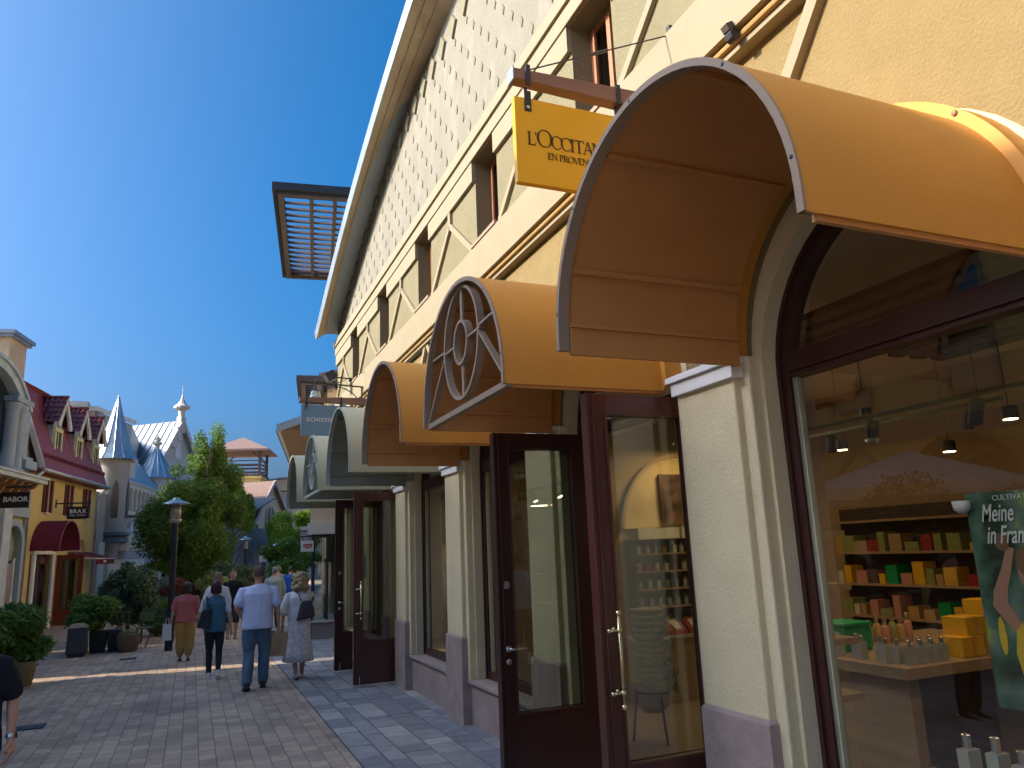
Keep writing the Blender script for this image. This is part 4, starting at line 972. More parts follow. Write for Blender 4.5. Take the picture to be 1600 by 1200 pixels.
# ---- castle-like grey house with turret
CB = thing('castle_house', 'grey rendered castle style house with round turret, cone roof and white gallery', 'building', LO, LA)
m_ = MB(); m_.box(-6, -.1, 3.72, 12.4, 0, 4.9); m_.box(-6, -.25, 12.4, 16, 0, 4.3); m_.build('wall', cstone, CB, local=True)
m_ = MB(); m_.box(-.1, -.02, 4.6, 5.4, 0, 2.9); m_.box(-.1, -.03, 6, 12, 0, 2.2); m_.build('pale_ground_floor', cream2, CB, local=True)
tx, ty = -.1, 6.1
m_ = MB(); m_.lathe([(.3, 2.2), (.45, 2.8), (.62, 2.95), (.62, 3.02), (.7, 3.05), (.7, 3.25), (.655, 3.3), (.655, 6.45)], (tx, ty, 0), 28); to = m_.build('turret', cstone, CB, local=True, smooth='auto')
m_ = MB(); m_.lathe([(.64, 2.86), (.76, 2.9), (.76, 3.06), (.70, 3.08), (.70, 3.16), (.80, 3.18), (.80, 3.3), (.66, 3.32)], (tx, ty, 0), 28); m_.build('corbel_band', mat('slate_blue_band', (.13, .16, .20), .7), to, local=True)
m_ = MB(); n_ = 14; vs = []
for r_, z in ((.98, 6.38), (.80, 6.62), (.62, 7.0), (.3, 8.1), (.02, 9.28)):
    for j in range(n_): q = 2*PI*j/n_; vs.append((tx+r_*math.cos(q), ty+r_*math.sin(q), z))
m_.add(vs, [(i*n_+j, i*n_+(j+1) % n_, (i+1)*n_+(j+1) % n_, (i+1)*n_+j) for i in range(4) for j in range(n_)])
for j in range(n_):
    q = 2*PI*j/n_; P_ = [(tx+r_*math.cos(q), ty+r_*math.sin(q), z+.01) for r_, z in ((.98, 6.38), (.80, 6.62), (.62, 7.0), (.3, 8.1), (.03, 9.2))]; m_.tube(P_, .014, 4)
m_.build('cone_roof', mat('blue_grey_zinc', (.30, .37, .43), .4, .5, var=.12), to, local=True)
m_ = MB()
for j in range(20): q = 2*PI*j/20; m_.ball((tx+.78*math.cos(q), ty+.78*math.sin(q), 6.35), .05, n=6, m=4)
m_.build('eave_bosses', cstone, to, local=True)
def lancet(ang):
    q = MB(); d = Vector((math.cos(ang), math.sin(ang), 0)); t_ = Vector((-d.y, d.x, 0)); c0 = Vector((tx, ty, 0))+d*.66
    pr = [(-.15, 3.9), (-.15, 5.0), (-.1, 5.3), (0, 5.5), (.1, 5.3), (.15, 5.0), (.15, 3.9)]
    q.extr([c0+t_*a_*.85+Vector((0, 0, z)) for a_, z in pr], d*.02); o_ = q.build('lancet_window', mat('dark_window', (.06, .06, .065), .3), to, local=True)
    q = MB(); q.tube([c0+d*.03+t_*a_+Vector((0, 0, z)) for a_, z in [(-.16, 3.85)]+pr+[(.16, 3.85)]], .03, 5, caps=False); q.build('window_moulding', cstone, to, local=True) if False else None
lancet(R(-62)); lancet(R(-5))
for i in range(9):
    y = 8.2+.75*i; m_ = MB(); m_.box(-.12, .02, y-.09, y+.09, 4.35, 5.35); m_.box(-.12, .05, y-.13, y+.13, 5.28, 5.4); m_.build('gallery_pillar', cream2, CB, local=True)
m_ = MB(); m_.box(-.8, -.75, 7.6, 15, 4.3, 5.5); m_.build('gallery_back', mat('gallery_white', (.6, .6, .6), .8), CB, local=True)
m_ = MB(); m_.box(-.9, .05, 7.5, 15.2, 5.4, 5.62); m_.box(-.9, .12, 7.5, 15.2, 5.62, 5.7); m_.box(-.9, .08, 7.5, 15.2, 4.2, 4.36); m_.build('gallery_cornice', cream2, CB, local=True)
m_ = MB(); m_.add([(.1, 7.4, 5.7), (.1, 15.2, 5.7), (-1.6, 15.2, 7.6), (-1.6, 7.4, 7.6)], [(0, 1, 2, 3)]); m_.build('gallery_roof', greyroof, CB, local=True)
m_ = MB(); m_.extr([(-.1, 8.6, 5.7), (-.1, 9.6, 5.7), (-.1, 9.6, 6.5), (-.1, 9.1, 7.1), (-.1, 8.6, 6.5)], (-.8, 0, 0)); m_.build('gable_dormer', cream2, CB, local=True)
# shell awning
m_ = MB(); cx, cy_, cz = -.02, 7.6, 2.55
for s_ in range(7):
    a0, a1 = PI*s_/7, PI*(s_+1)/7
    for j in range(6):
        b0, b1 = PI/2*j/6, PI/2*(j+1)/6
        f_ = lambda a_, b: (cx+1.0*math.sin(b)*1.0, cy_+1.05*math.cos(a_)*(1 if b == 0 else math.cos(b)*.999+.001), cz+1.05*math.sin(a_)*math.cos(b)+.0)
        m_.face([f_(a0, b0), f_(a1, b0), f_(a1, b1), f_(a0, b1)])
m_.build('shell_awning', mat('off_white_canvas', (.58, .56, .48), .8, var=.05), CB, local=True)
m_ = MB(); m_.extr([(.02, 9.0, 4.0), (.02, 8.75, 3.0), (.02, 9.3, 3.0)], (.04, 0, 0)); m_.build('white_pennant', mat('pennant', (.7, .69, .64), .8), CB, local=True)
m_ = MB(); m_.bar((-.1, 8.6, 4.1), (1.0, 8.6, 4.15), .04, .07); m_.build('bracket_arm', dark, CB, local=True)

# ---- grey metal clad house behind
KB = thing('grey_clad_house', 'grey metal clad house with pale parapet rising behind the yellow house', 'building', (-6.5, 46, 0), 0, local=True)
m_ = MB(); m_.extr([(-5, 0, 0), (-5, 0, 10.2), (1.35, 0, 10.2), (3.1, 0, 9.5), (3.1, 0, 0)], (0, 8, 0)); m_.build('clad_wall', greyroof, KB, local=True)
m_ = MB(); m_.box(-5, 1.5, -.25, 8, 10.2, 10.45); m_.box(-2.6, .95, -.35, 8, 10.45, 10.68); m_.bar((1.3, -.15, 10.36), (3.3, -.15, 9.62), .3, .2); m_.build('parapet', mat('pale_grey_trim', (.45, .46, .44), .7), KB, local=True)
m_ = MB(); m_.box(-5, 1.3, -.2, 0, 9.85, 10.2); m_.build('brick_band', mat('brownish_band', (.3, .2, .18), .9), KB, local=True)
m_ = MB()
for i in range(16): m_.box(-4.8+.5*i, -4.76+.5*i, -.04, 0, 0, 9.8)
m_.build('seam', greyroof, KB, local=True)
# ---- large seamed roof house with gable, finial and round corner turret
def gable_house(nm, label, apex, rz, L, hw, zr, ze, wm, rm, over=.35, fr=1.0):
    t = thing(nm, label, 'building', (apex[0], apex[1], 0), rz, local=True)
    q = MB(); q.extr([(0, -hw, 0), (0, hw, 0), (0, hw, ze), (0, 0, zr-.15), (0, -hw, ze)], (-L, 0, 0)); q.build('wall', wm, t, local=True)
    s = (zr-ze)/hw; q = MB()
    for k2 in (-1, 1):
        q.extr([(over, 0, zr), (over, k2*(hw+.3), ze-.3*s), (over, k2*(hw+.3), ze-.3*s-.12), (over, 0, zr-.14)], (-L-over, 0, 0))
    q.build('roof', rm, t, local=True)
    return t, s
GH, sl_ = gable_house('grey_roof_house', 'large house with pale grey standing seam roof and pointed gable', (-1.15, 52), R(-40), 6.2, 3.0, 10.8, 5.8, cream2, greyroof)
m_ = MB()
for i in range(13):
    x_ = -.2-.5*i; m_.bar((x_, 0, 10.83), (x_, -3.3, 10.83-3.3*sl_), .05, .05)
m_.build('standing_seam', mat('seam_grey', (.2, .235, .26), .5, .4), GH, local=True)
m_ = MB()
for k2 in (-1, 1): m_.bar((.37, 0, 10.8), (.37, k2*3.3, 10.8-3.3*sl_), .06, .2)
m_.build('verge_board', cream2, GH, local=True)
m_ = MB(); m_.box(-.05, .06, -.22, .22, 8.4, 9.4); m_.build('gable_louvre', white, GH, local=True)
m_ = MB()
for i, (x_, z) in enumerate(((0, 10.6), (-.1, 10.1), (-.2, 9.6))): m_.box(-.25+.25, .35, -.22-.28*i, .22-.28*i, z-.6, z+.45-.2*i)
m_.lathe([(.2, 11.0), (.2, 11.45), (.5, 11.6), (.52, 11.7), (.28, 11.9), (.1, 12.2), (.03, 12.5), (.015, 13.1)], (.18, 0, 0), 12)
m_.build('pinnacle', cream2, GH, local=True)
RT = thing('round_corner_turret', 'round pale turret with low ribbed cone roof in front of the seamed roof house', 'turret', (-2.05, 46, 0), 0, local=True)
m_ = MB(); m_.lathe([(.85, 0), (.85, 6.6)], (0, 0, 0), 24); m_.build('turret_wall', mat('white_grey_render', (.5, .51, .52), .85), RT, local=True, smooth='auto')
m_ = MB(); n_ = 18; m_.lathe([(1.1, 6.5), (1.0, 6.62), (.55, 7.35), (.12, 8.15)], (0, 0, 0), n_)
for j in range(n_):
    q = 2*PI*j/n_; m_.tube([(r_*math.cos(q), r_*math.sin(q), z+.015) for r_, z in ((1.1, 6.5), (1.0, 6.62), (.55, 7.35), (.12, 8.15))], .018, 4)
m_.build('cone_roof', MATS['blue_grey_zinc'], RT, local=True)
m_ = MB(); m_.lathe([(.12, 8.1), (.12, 8.35), (.24, 8.45), (.24, 8.55), (.1, 8.6), (.14, 8.75), (.03, 8.9), (.012, 9.4)], (0, 0, 0), 12); m_.build('finial', cream2, RT, local=True, smooth='auto')

# ---- lookout tower
TW = thing('lookout_tower', 'yellow lookout tower with open timber balcony under a shallow brown pyramid roof', 'tower', (4.0, 75, 0), R(-14), local=True)
m_ = MB(); m_.box(-2.0, 2.0, -2.0, 2.0, 0, 9.2); m_.box(-2.12, 2.12, -2.12, 2.12, 9.2, 9.4); m_.build('tower_body', yel, TW, local=True)
m_ = MB()
for z in (9.75, 10.1, 10.45, 10.8):
    for s in (-1, 1): m_.box(-2, 2, s*1.95-.04, s*1.95+.04, z, z+.1); m_.box(s*1.95-.04, s*1.95+.04, -2, 2, z, z+.1)
m_.box(-2.1, 2.1, -2.1, 2.1, 9.4, 9.6); m_.build('railing', mat('brown_tower_timber', (.13, .075, .06), .8), TW, local=True)
for x_ in (-1.9, 1.9):
    for y_2 in (-1.9, 1.9):
        m_ = MB(); m_.box(x_-.11, x_+.11, y_2-.11, y_2+.11, 9.5, 12.0)
        for dx, dy in ((-1, 0), (0, -1)): m_.bar((x_, y_2, 11.0), (x_+(.9 if x_ < 0 else -.9)*abs(dx), y_2+(.9 if y_2 < 0 else -.9)*abs(dy), 11.9), .1, .1)
        m_.build('post', MATS['brown_tower_timber'], TW, local=True)
m_ = MB(); e_ = 2.75; m_.add([(-e_, -e_, 11.85), (e_, -e_, 11.85), (e_, e_, 11.85), (-e_, e_, 11.85), (0, 0, 13.3), (-e_, -e_, 11.7), (e_, -e_, 11.7), (e_, e_, 11.7), (-e_, e_, 11.7)],
      [(0, 1, 4), (1, 2, 4), (2, 3, 4), (3, 0, 4), (0, 1, 6, 5), (1, 2, 7, 6), (2, 3, 8, 7), (3, 0, 5, 8), (5, 6, 7, 8)]); m_.build('pyramid_roof', brroof, TW, local=True)

# ---- brown roofed gable house
BH, sb = gable_house('brown_roof_house', 'beige gable house with brown roof below the lookout tower', (4.75, 54, 0), R(-38), 8, 2.5, 7.15, 3.9, beige, brroof)
m_ = MB()
for k2 in (-1, 1): m_.bar((.36, 0, 7.12), (.36, k2*2.8, 7.12-2.8*sb), .08, .22)
m_.build('verge_board', mat('pale_mauve_trim', (.4, .34, .33), .7), BH, local=True)
m_ = MB(); A = arc(0, 4.9, .5, 0, PI, 14); m_.extr([(.0, .5, 3.0)]+[(.0, *p) for p in A]+[(.0, -.5, 3.0)], (.03, 0, 0)); wo = m_.build('arched_window', mat('brown_glass', (.16, .12, .09), .3), BH, local=True)
m_ = MB(); m_.tube([(.05, .5, 3.0)]+[(.05, *p) for p in A]+[(.05, -.5, 3.0)], .05, 6); m_.box(.03, .1, -.6, .6, 4.3, 4.42); m_.box(.03, .08, -.03, .03, 3.0, 5.4); m_.build('window_surround', cream2, wo, local=True)
m_ = MB()
for y_2 in (-2.3, -1.5, 1.5, 2.3): m_.box(.0, .08, y_2-.08, y_2+.08, 2.9, 4.2)
m_.box(0, .09, -2.5, 2.5, 2.75, 2.95); m_.build('timber_frame', mat('grey_brown_timber', (.2, .16, .14), .8), BH, local=True)
m_ = MB(); m_.box(-3, 1.2, -3.4, 2.5, 2.35, 2.8); m_.box(-3, 1.35, -3.5, 2.6, 2.8, 2.88)
for y_2 in (-3.2, -1.2, 1, 2.3): m_.box(.9, 1.15, y_2-.12, y_2+.12, 0, 2.35)
m_.build('arcade', mat('grey_arcade', (.30, .31, .32), .8), BH, local=True)
BL = thing('slate_roof_annex', 'low annex with dark slate roof left of the brown roofed house', 'building', (2.6, 50, 0), R(-38), local=True)
m_ = MB(); m_.box(-5, 0, -1.6, 3, 0, 3.9); m_.build('wall', mat('annex_grey', (.25, .23, .22), .8), BL, local=True)
m_ = MB(); m_.add([(.6, -2.0, 3.9), (.6, 3, 5.9), (-5, 3, 5.9), (-5, -2.0, 3.9), (.6, -2, 3.8), (.6, 3, 5.8), (-5, 3, 5.8), (-5, -2, 3.8)], [(0, 1, 2, 3), (4, 5, 6, 7), (0, 1, 5, 4), (0, 3, 7, 4)]); m_.build('slate_roof', dkroof, BL, local=True)
m_ = MB(); m_.tube([(.65, -2.1, 3.85), (-5, -2.1, 3.85)], .07, 6); m_.tube([(.3, -1.9, 3.8), (.1, -1.75, 3.4), (.1, -1.75, 0)], .06, 6); m_.build('gutter', MATS['light_metal'], BL, local=True)
# ---- pale block far right of the street end
PB = thing('pale_block', 'pale pinkish building with ochre fascia and small dark lettering at the street end', 'building', (7.0, 76, 0), R(-9), local=True)
m_ = MB(); m_.box(0, 10, 0, 8, 0, 8.2); m_.build('wall', mat('pale_pink_wall', (.52, .45, .42), .9, var=.04), PB, local=True)
m_ = MB(); m_.box(-.6, 10, -.6, 8, 8.3, 9.3); m_.build('fascia', beige, PB, local=True)
m_ = MB(); m_.add([(-.7, -.7, 9.3), (10, -.7, 9.3), (10, 8, 9.3), (-.7, 8, 9.3), (1.5, 2, 10.0), (10, 2, 10.2)], [(0, 1, 5, 4), (3, 0, 4)]); m_.build('roof', brroof, PB, local=True)
text('L I C', .5, dark, PB, (.9, -.02, 6.9), (PI/2, 0, 0), 'lettering', .01, .01, world=False)

# ================================================================== next shop on the right, beyond the near building
NH = R(-9); NO = (2.72, 19.5, 0)
NB = thing('corner_shop', 'cream corner shop with dark glazed bay, broad overhanging eave and slatted tower canopies', 'building', NO, NH)
# local x runs into the block, y along the street
m_ = MB(); m_.box(0, 2.2, 0, .05, 0, .4); m_.box(0, .05, 0, 1.9, 0, .4); m_.build('bay_plinth', sillm, NB, local=True)
m_ = MB(); m_.box(-.06, 2.2, -.06, 2.0, .4, .45); m_.build('bay_sill', cream2, NB, local=True)
m_ = MB()
for x_ in (.03, .38, .75, 1.15, 1.6): m_.box(x_-.03, x_+.03, 0, .06, .45, 2.5)
for y_2 in (.9, 1.87): m_.box(0, .06, y_2-.03, y_2+.03, .45, 2.5)
m_.box(0, 2.2, 0, .06, 2.42, 2.5); m_.box(0, .06, 0, 1.9, 2.42, 2.5); m_.build('bay_frame', mat('blue_black_frame', (.02, .03, .045), .4), NB, local=True)
m_ = MB(); m_.face([(0, .03, .45), (2.2, .03, .45), (2.2, .03, 2.45), (0, .03, 2.45)]); m_.face([(.03, 0, .45), (.03, 1.9, .45), (.03, 1.9, 2.45), (.03, 0, 2.45)]); m_.build('bay_glass', glassmat('bay_glass', (.5, .56, .54), 1.8), NB, local=True)
m_ = MB(); m_.box(.9, 2.2, .8, 1.9, .02, 2.4); m_.box(.3, .36, .5, .56, .4, 1.9); m_.box(.55, .62, .9, .97, .4, 2.0); m_.build('bay_display', mat('dim_display', (.10, .11, .10), .7, var=.5, vscale=4), NB, local=True)
m_ = MB(); m_.box(-.1, 2.2, -.1, 2.1, 2.5, 2.78); m_.build('bay_fascia', mat('light_cream_fascia', (.66, .62, .52), .8), NB, local=True)
m_ = MB(); m_.box(-.04, 6, -.02, 2.0, 2.785, 4.9); m_.box(.35, 6, 2.0, 14, 0, 5.4); m_.build('wall', beige, NB, local=True)
m_ = MB(); m_.box(-.3, .0, .3, 2.4, 2.62, 2.72); m_.box(-.28, 0, .35, 2.4, 2.28, 2.6); m_.build('side_box_canopy', mat('grey_box_canopy', (.36, .36, .35), .7), NB, local=True)
# sign with red emblem
SG = thing('hanging_sign', "white hanging sign with red batwing emblem reading Levi's at the corner shop", 'sign', (2.42, 19.3, 0), 0, local=True)
m_ = MB(); m_.box(.02, .32, -.015, .015, 2.09, 2.35); m_.build('sign_board', white, SG, local=True)
m_ = MB(); m_.box(.05, .07, -.01, .01, 2.35, 2.44); m_.box(.27, .29, -.01, .01, 2.35, 2.44); m_.bar((.0, 0, 2.45), (.45, 0, 2.45), .02, .03); m_.build('bracket', dark, SG, local=True)
m_ = MB(); m_.extr([(.07, -.0155, 2.27), (.29, -.0155, 2.27), (.28, -.0155, 2.19), (.2, -.0155, 2.175), (.18, -.0155, 2.165), (.16, -.0155, 2.175), (.08, -.0155, 2.19)], (0, -.003, 0)); m_.build('red_emblem', mat('crimson', (.35, .005, .03), .5), SG, local=True)
text("Levi's", .075, white, SG, (.18, -.0195, 2.2), (PI/2, 0, 0), 'lettering', .001, .0015, 'CENTER', world=False)
# overhanging roof eave with brown soffit and gutter
m_ = MB(); z = 5.45; m_.add([(-.95, 2.2, z), (-.95, 14, z), (.6, 14, z+.12), (.6, 2.2, z+.12), (-.95, 2.2, z+.06), (-.95, 14, z+.06), (4, 14, z+1.9), (4, 2.2, z+1.9)], [(0, 1, 2, 3), (4, 5, 6, 7), (0, 1, 5, 4), (0, 3, 7, 4)])
m_.build('eave', mat('dark_brown_soffit', (.16, .11, .08), .8, var=.15), NB, local=True)
m_ = MB(); m_.tube([(-1.0, 2.1, z), (-1.0, 14, z)], .07, 8); m_.bar((-1.02, 2.1, z+.07), (4, 2.1, z+1.95), .05, .2); m_.build('gutter', zinc, NB, local=True)
# slatted tower canopies
def lattice(nm, label, loc, rz, W_, D_, z, wall):
    t = thing(nm, label, 'tower', loc, rz, local=True)
    q = MB(); bt = .16
    for x_ in (0, W_-bt): q.box(x_, x_+bt, 0, D_, z, z+.3)
    for y_2 in (0, D_-bt): q.box(bt, W_-bt, y_2, y_2+bt, z, z+.3)
    nb = max(2, round(W_/.85))
    for i in range(1, nb+1):
        x_ = bt+.1+(W_-2*bt-.2)*i/(nb+1); q.box(x_-.055, x_+.055, bt, D_-bt, z+.03, z+.2)
    q.build('canopy_frame', mat('grey_brown_steel', (.10, .09, .085), .8), t, local=True)
    q = MB(); n_ = round(D_/.42)
    for i in range(n_):
        y_2 = bt+.12+(D_-2*bt-.2)*i/(n_-1); q.extr([(bt, y_2-.02, z+.06), (bt, y_2+.06, z+.06), (bt, y_2+.40, z+.29), (bt, y_2+.32, z+.29)], (W_-2*bt, 0, 0))
    q.build('canopy_slats', mat('dark_slat_steel', (.075, .06, .06), .7), t, local=True)
    q = MB(); q.box(-.12, W_+.1, -.12, D_+.1, z+.31, z+.42); q.build('canopy_edge', dark, t, local=True) if False else None
    q = MB()
    for a_, b in (((-.14, -.14), (W_+.1, 0)), ((-.14, 0), (0, D_)), ((-.14, D_), (W_+.1, D_+.14))): q.box(a_[0], b[0], a_[1], b[1], z+.08, z+.30)
    q.build('canopy_edge', dark, t, local=True)
    q = MB(); q.box(*wall); q.build('tower_wall', beige, t, local=True)
    return t
lattice('slatted_canopy_tower', 'tall tower with large dark slatted canopy jutting out past the near gable', (1.76, 20.5, 0), R(-8.3), 5.2, 6.85, 12.0, (2.6, 5, .4, 6.2, 0, 11.9))
lattice('slatted_canopy_tower', 'lower tower with small dark slatted canopy seen above the blue sign', (3.3, 27.1, 0), R(-8.3), 2.6, 3.8, 8.0, (.95, 4.5, .3, 4.5, 0, 7.9))
OT = thing('ochre_tower_block', 'ochre block with shallow tiled roof edge rising behind the blue sign', 'building', (4.3, 28.5, 0), R(-9), local=True)
m_ = MB(); m_.box(.05, 6, 0, 6, 0, 8.65); m_.build('wall', beige, OT, local=True)
m_ = MB(); m_.add([(-.15, -.25, 8.6), (6, -.25, 10.1), (6, 6, 10.1), (-.15, 6, 8.6), (-.15, -.25, 8.72), (6, -.25, 10.22), (6, 6, 10.22), (-.15, 6, 8.72)], [(0, 1, 2, 3), (4, 5, 6, 7), (0, 1, 5, 4), (0, 3, 7, 4)]); m_.build('roof', brroof, OT, local=True)

# ================================================================== buildings across the street, beside and behind the camera
def opposite(nm, label, y0, y1, h, pitchpts, wm):
    t = thing(nm, label, 'building', LO, LA)
    q = MB(); n_ = max(1, round((y1-y0)/2.9)); bw = (y1-y0)/n_
    for i in range(n_): wall_open(q, 0, y0+bw*i, y0+bw*(i+1), 0, h, yc=y0+bw*(i+.5), hw=.95, zb=0, zs=2.5)
    q.build('front_wall', wm, t, local=True)
    q = MB(); q.box(-8, -.4, y0, y1, 0, h); q.build('rear_block', mat('dark_shop_back', (.12, .09, .07), .8, var=.5, vscale=2), t, local=True)
    q = MB(); q.extr([(x_, y0-.05, z) for x_, z in pitchpts], (0, y1-y0+.1, 0)); q.build('roof', redroof, t, local=True)
    q = MB(); q.box(-.02, .08, y0, y1, 3.9, 4.3); q.box(-.02, .12, y0, y1, h-.3, h)
    for i in range(n_):
        c_ = y0+bw*(i+.5)
        for s in (-1, 1): q.bar((.03, c_, 3.9), (.03, c_+s*1.3, 2.6), .1, .06, up=(1, 0, 0))
    q.build('pale_trim', ivory, t, local=True)
    for i in range(n_):
        c_ = y0+bw*(i+.5); q = MB(); q.box(-.3, -.25, c_-.9, c_+.9, 0, 3.4); wo = q.build('shop_window', wglass, t, local=True)
        q = MB(); q.box(-.24, -.18, c_-.9, c_+.9, 2.3, 2.42); q.box(-.24, -.18, c_-.04, c_+.04, 0, 3.4); q.build('window_bar', wood, wo, local=True)
        if i % 2 == 0:
            q = MB(); A = arc(c_, 2.75, 1.05, 0, PI, 18); q.ring2([(0, *p) for p in A], [(1.1, *p) for p in A], close=False); B = arc(c_, 2.75, 1.02, 0, PI, 18); q.ring2([(0, *p) for p in B], [(1.1, *p) for p in B], close=False)
            q.build('awning', orange if i % 4 == 0 else gblue, t, local=True)
        for zz in ([4.8] if h < 8 else [4.8, 6.6]):
            q = MB(); q.box(-.02, .03, c_-.45, c_+.45, zz, zz+1.2); wo = q.build('window', wglass, t, local=True)
            q = MB()
            for s in (-1, 1): q.box(0, .07, c_+s*.48-.04, c_+s*.48+.04, zz-.05, zz+1.25)
            q.box(0, .07, c_-.5, c_+.5, zz-.1, zz); q.build('frame', ivory, wo, local=True)
    return t
opposite('opposite_building', 'tall ochre building with arches and red roof across the street, outside the left edge', -33, -13.95, 8.2, [(.4, 8.1), (-.3, 10.2), (-8, 10.2), (-8, 8.1)], yel)
opposite('opposite_building', 'grey blue building with arches across the street, next to the arched house', -13.35, -8.7, 7.4, [(.4, 7.3), (-1.4, 9.3), (-8, 9.3), (-8, 7.3)], gblue)

pz = thing('market_parasol', 'large white market parasol across the lane, mirrored in the nearest shop window', 'parasol', (-6.2, 10.5, 0))
q = MB(); q.tube([(-6.2, 10.5, 0), (-6.2, 10.5, 3.5)], .04, 8); q.build('pole', white, pz)
q = MB(); n_ = 8
for j in range(n_):
    a0, a1 = 2*PI*j/n_, 2*PI*(j+1)/n_; p = lambda a, r, z: (-6.2+r*math.cos(a), 10.5+r*math.sin(a), z)
    q.face([p(a0, 2.3, 2.75), p(a1, 2.3, 2.75), p(a1, .02, 3.5), p(a0, .02, 3.5)]); q.face([p(a0, 2.3, 2.75), p(a1, 2.3, 2.75), p(a1, 2.32, 2.55), p(a0, 2.32, 2.55)])
q.build('canopy', mat('off_white_cloth', (.7, .68, .62), .8, trans=.3), pz)
# ================================================================== signs and lights on the near building
navyb = mat('slate_blue_sign', (.16, .27, .37), .45, var=.04)
ygold = mat('golden_sign_face', (.80, .43, .006), .35, var=.05, vscale=2.5, coat=.2)
ink = mat('brown_ink', (.06, .035, .012), .5)
def beam_sign(nm, label, y, ztop, zbot, xl, xr, zb, face, txt):
    t = thing(nm, label, 'sign', (2.93, y, zb))
    q = MB(); q.extr([(1.72, y-.045, zb-.035), (2.93, y-.045, zb-.07), (2.93, y-.045, zb+.07), (1.72, y-.045, zb+.035)], (0, .09, 0)); q.build('beam', oakb, t, bevel=.005)
    q = MB(); q.box(1.712, 1.72, y-.05, y+.05, zb-.045, zb+.045); q.box(2.5, 2.56, y-.06, y+.06, zb-.13, zb-.05); q.build('end_cap', zinc, t)
    for x in (xl+.09, xr-.25):
        q = MB(); q.tube([(x, y-.052, zb+.06), (x, y+.052, zb+.06)], .008, 6); q.box(x-.015, x+.015, y-.055, y-.046, zb-.075, zb+.07); q.box(x-.01, x+.01, y-.004, y+.004, ztop+.03, zb-.06)
        q.box(x-.022, x+.022, y-.03, y-.022, ztop-.09, ztop+.05); q.build('hanger', dark, t)
        q = MB(); q.ball((x, y-.032, ztop-.065), .011, .004, .011); q.build('bolt', steel, t)
    q = MB(); q.box(xl, xr, y-.022, y+.022, zbot, ztop); q.build('sign_board', face, t)
    q = MB(); a = Vector((2.985, y, zb+.62)); r_ = Vector((1.84, y, zb+.07)); q.tube([r_, a], .005, 6); m_ = r_.lerp(a, .42); m2 = r_.lerp(a, .52); q.tube([m_, m2], .012, 6)
    q.obox(a-Vector((.01, 0, 0)), ((1, 0, 0), (0, 1, 0), (0, 0, 1)), .02, .02, .06); q.build('stay_cable', dark, t)
    q = MB(); A = [(1.83+.02*math.cos(i*PI/6), y, zb+.07+.02*math.sin(i*PI/6)) for i in range(13)]; q.tube(A, .004, 5); q.build('ring', dark, t)
    for (s_, sz, x, z, sp, m_) in txt: text(s_, sz, m_, t, (x, y-.024, z), (PI/2, 0, 0), 'lettering', .002, sz*.02, 'LEFT', 0, sp)
    return t
s1 = beam_sign('hanging_sign', "golden yellow hanging sign reading L'OCCITANE EN PROVENCE below a timber beam", 3.86, 4.71, 4.13, 1.725, 2.72, 4.86, ygold, [])
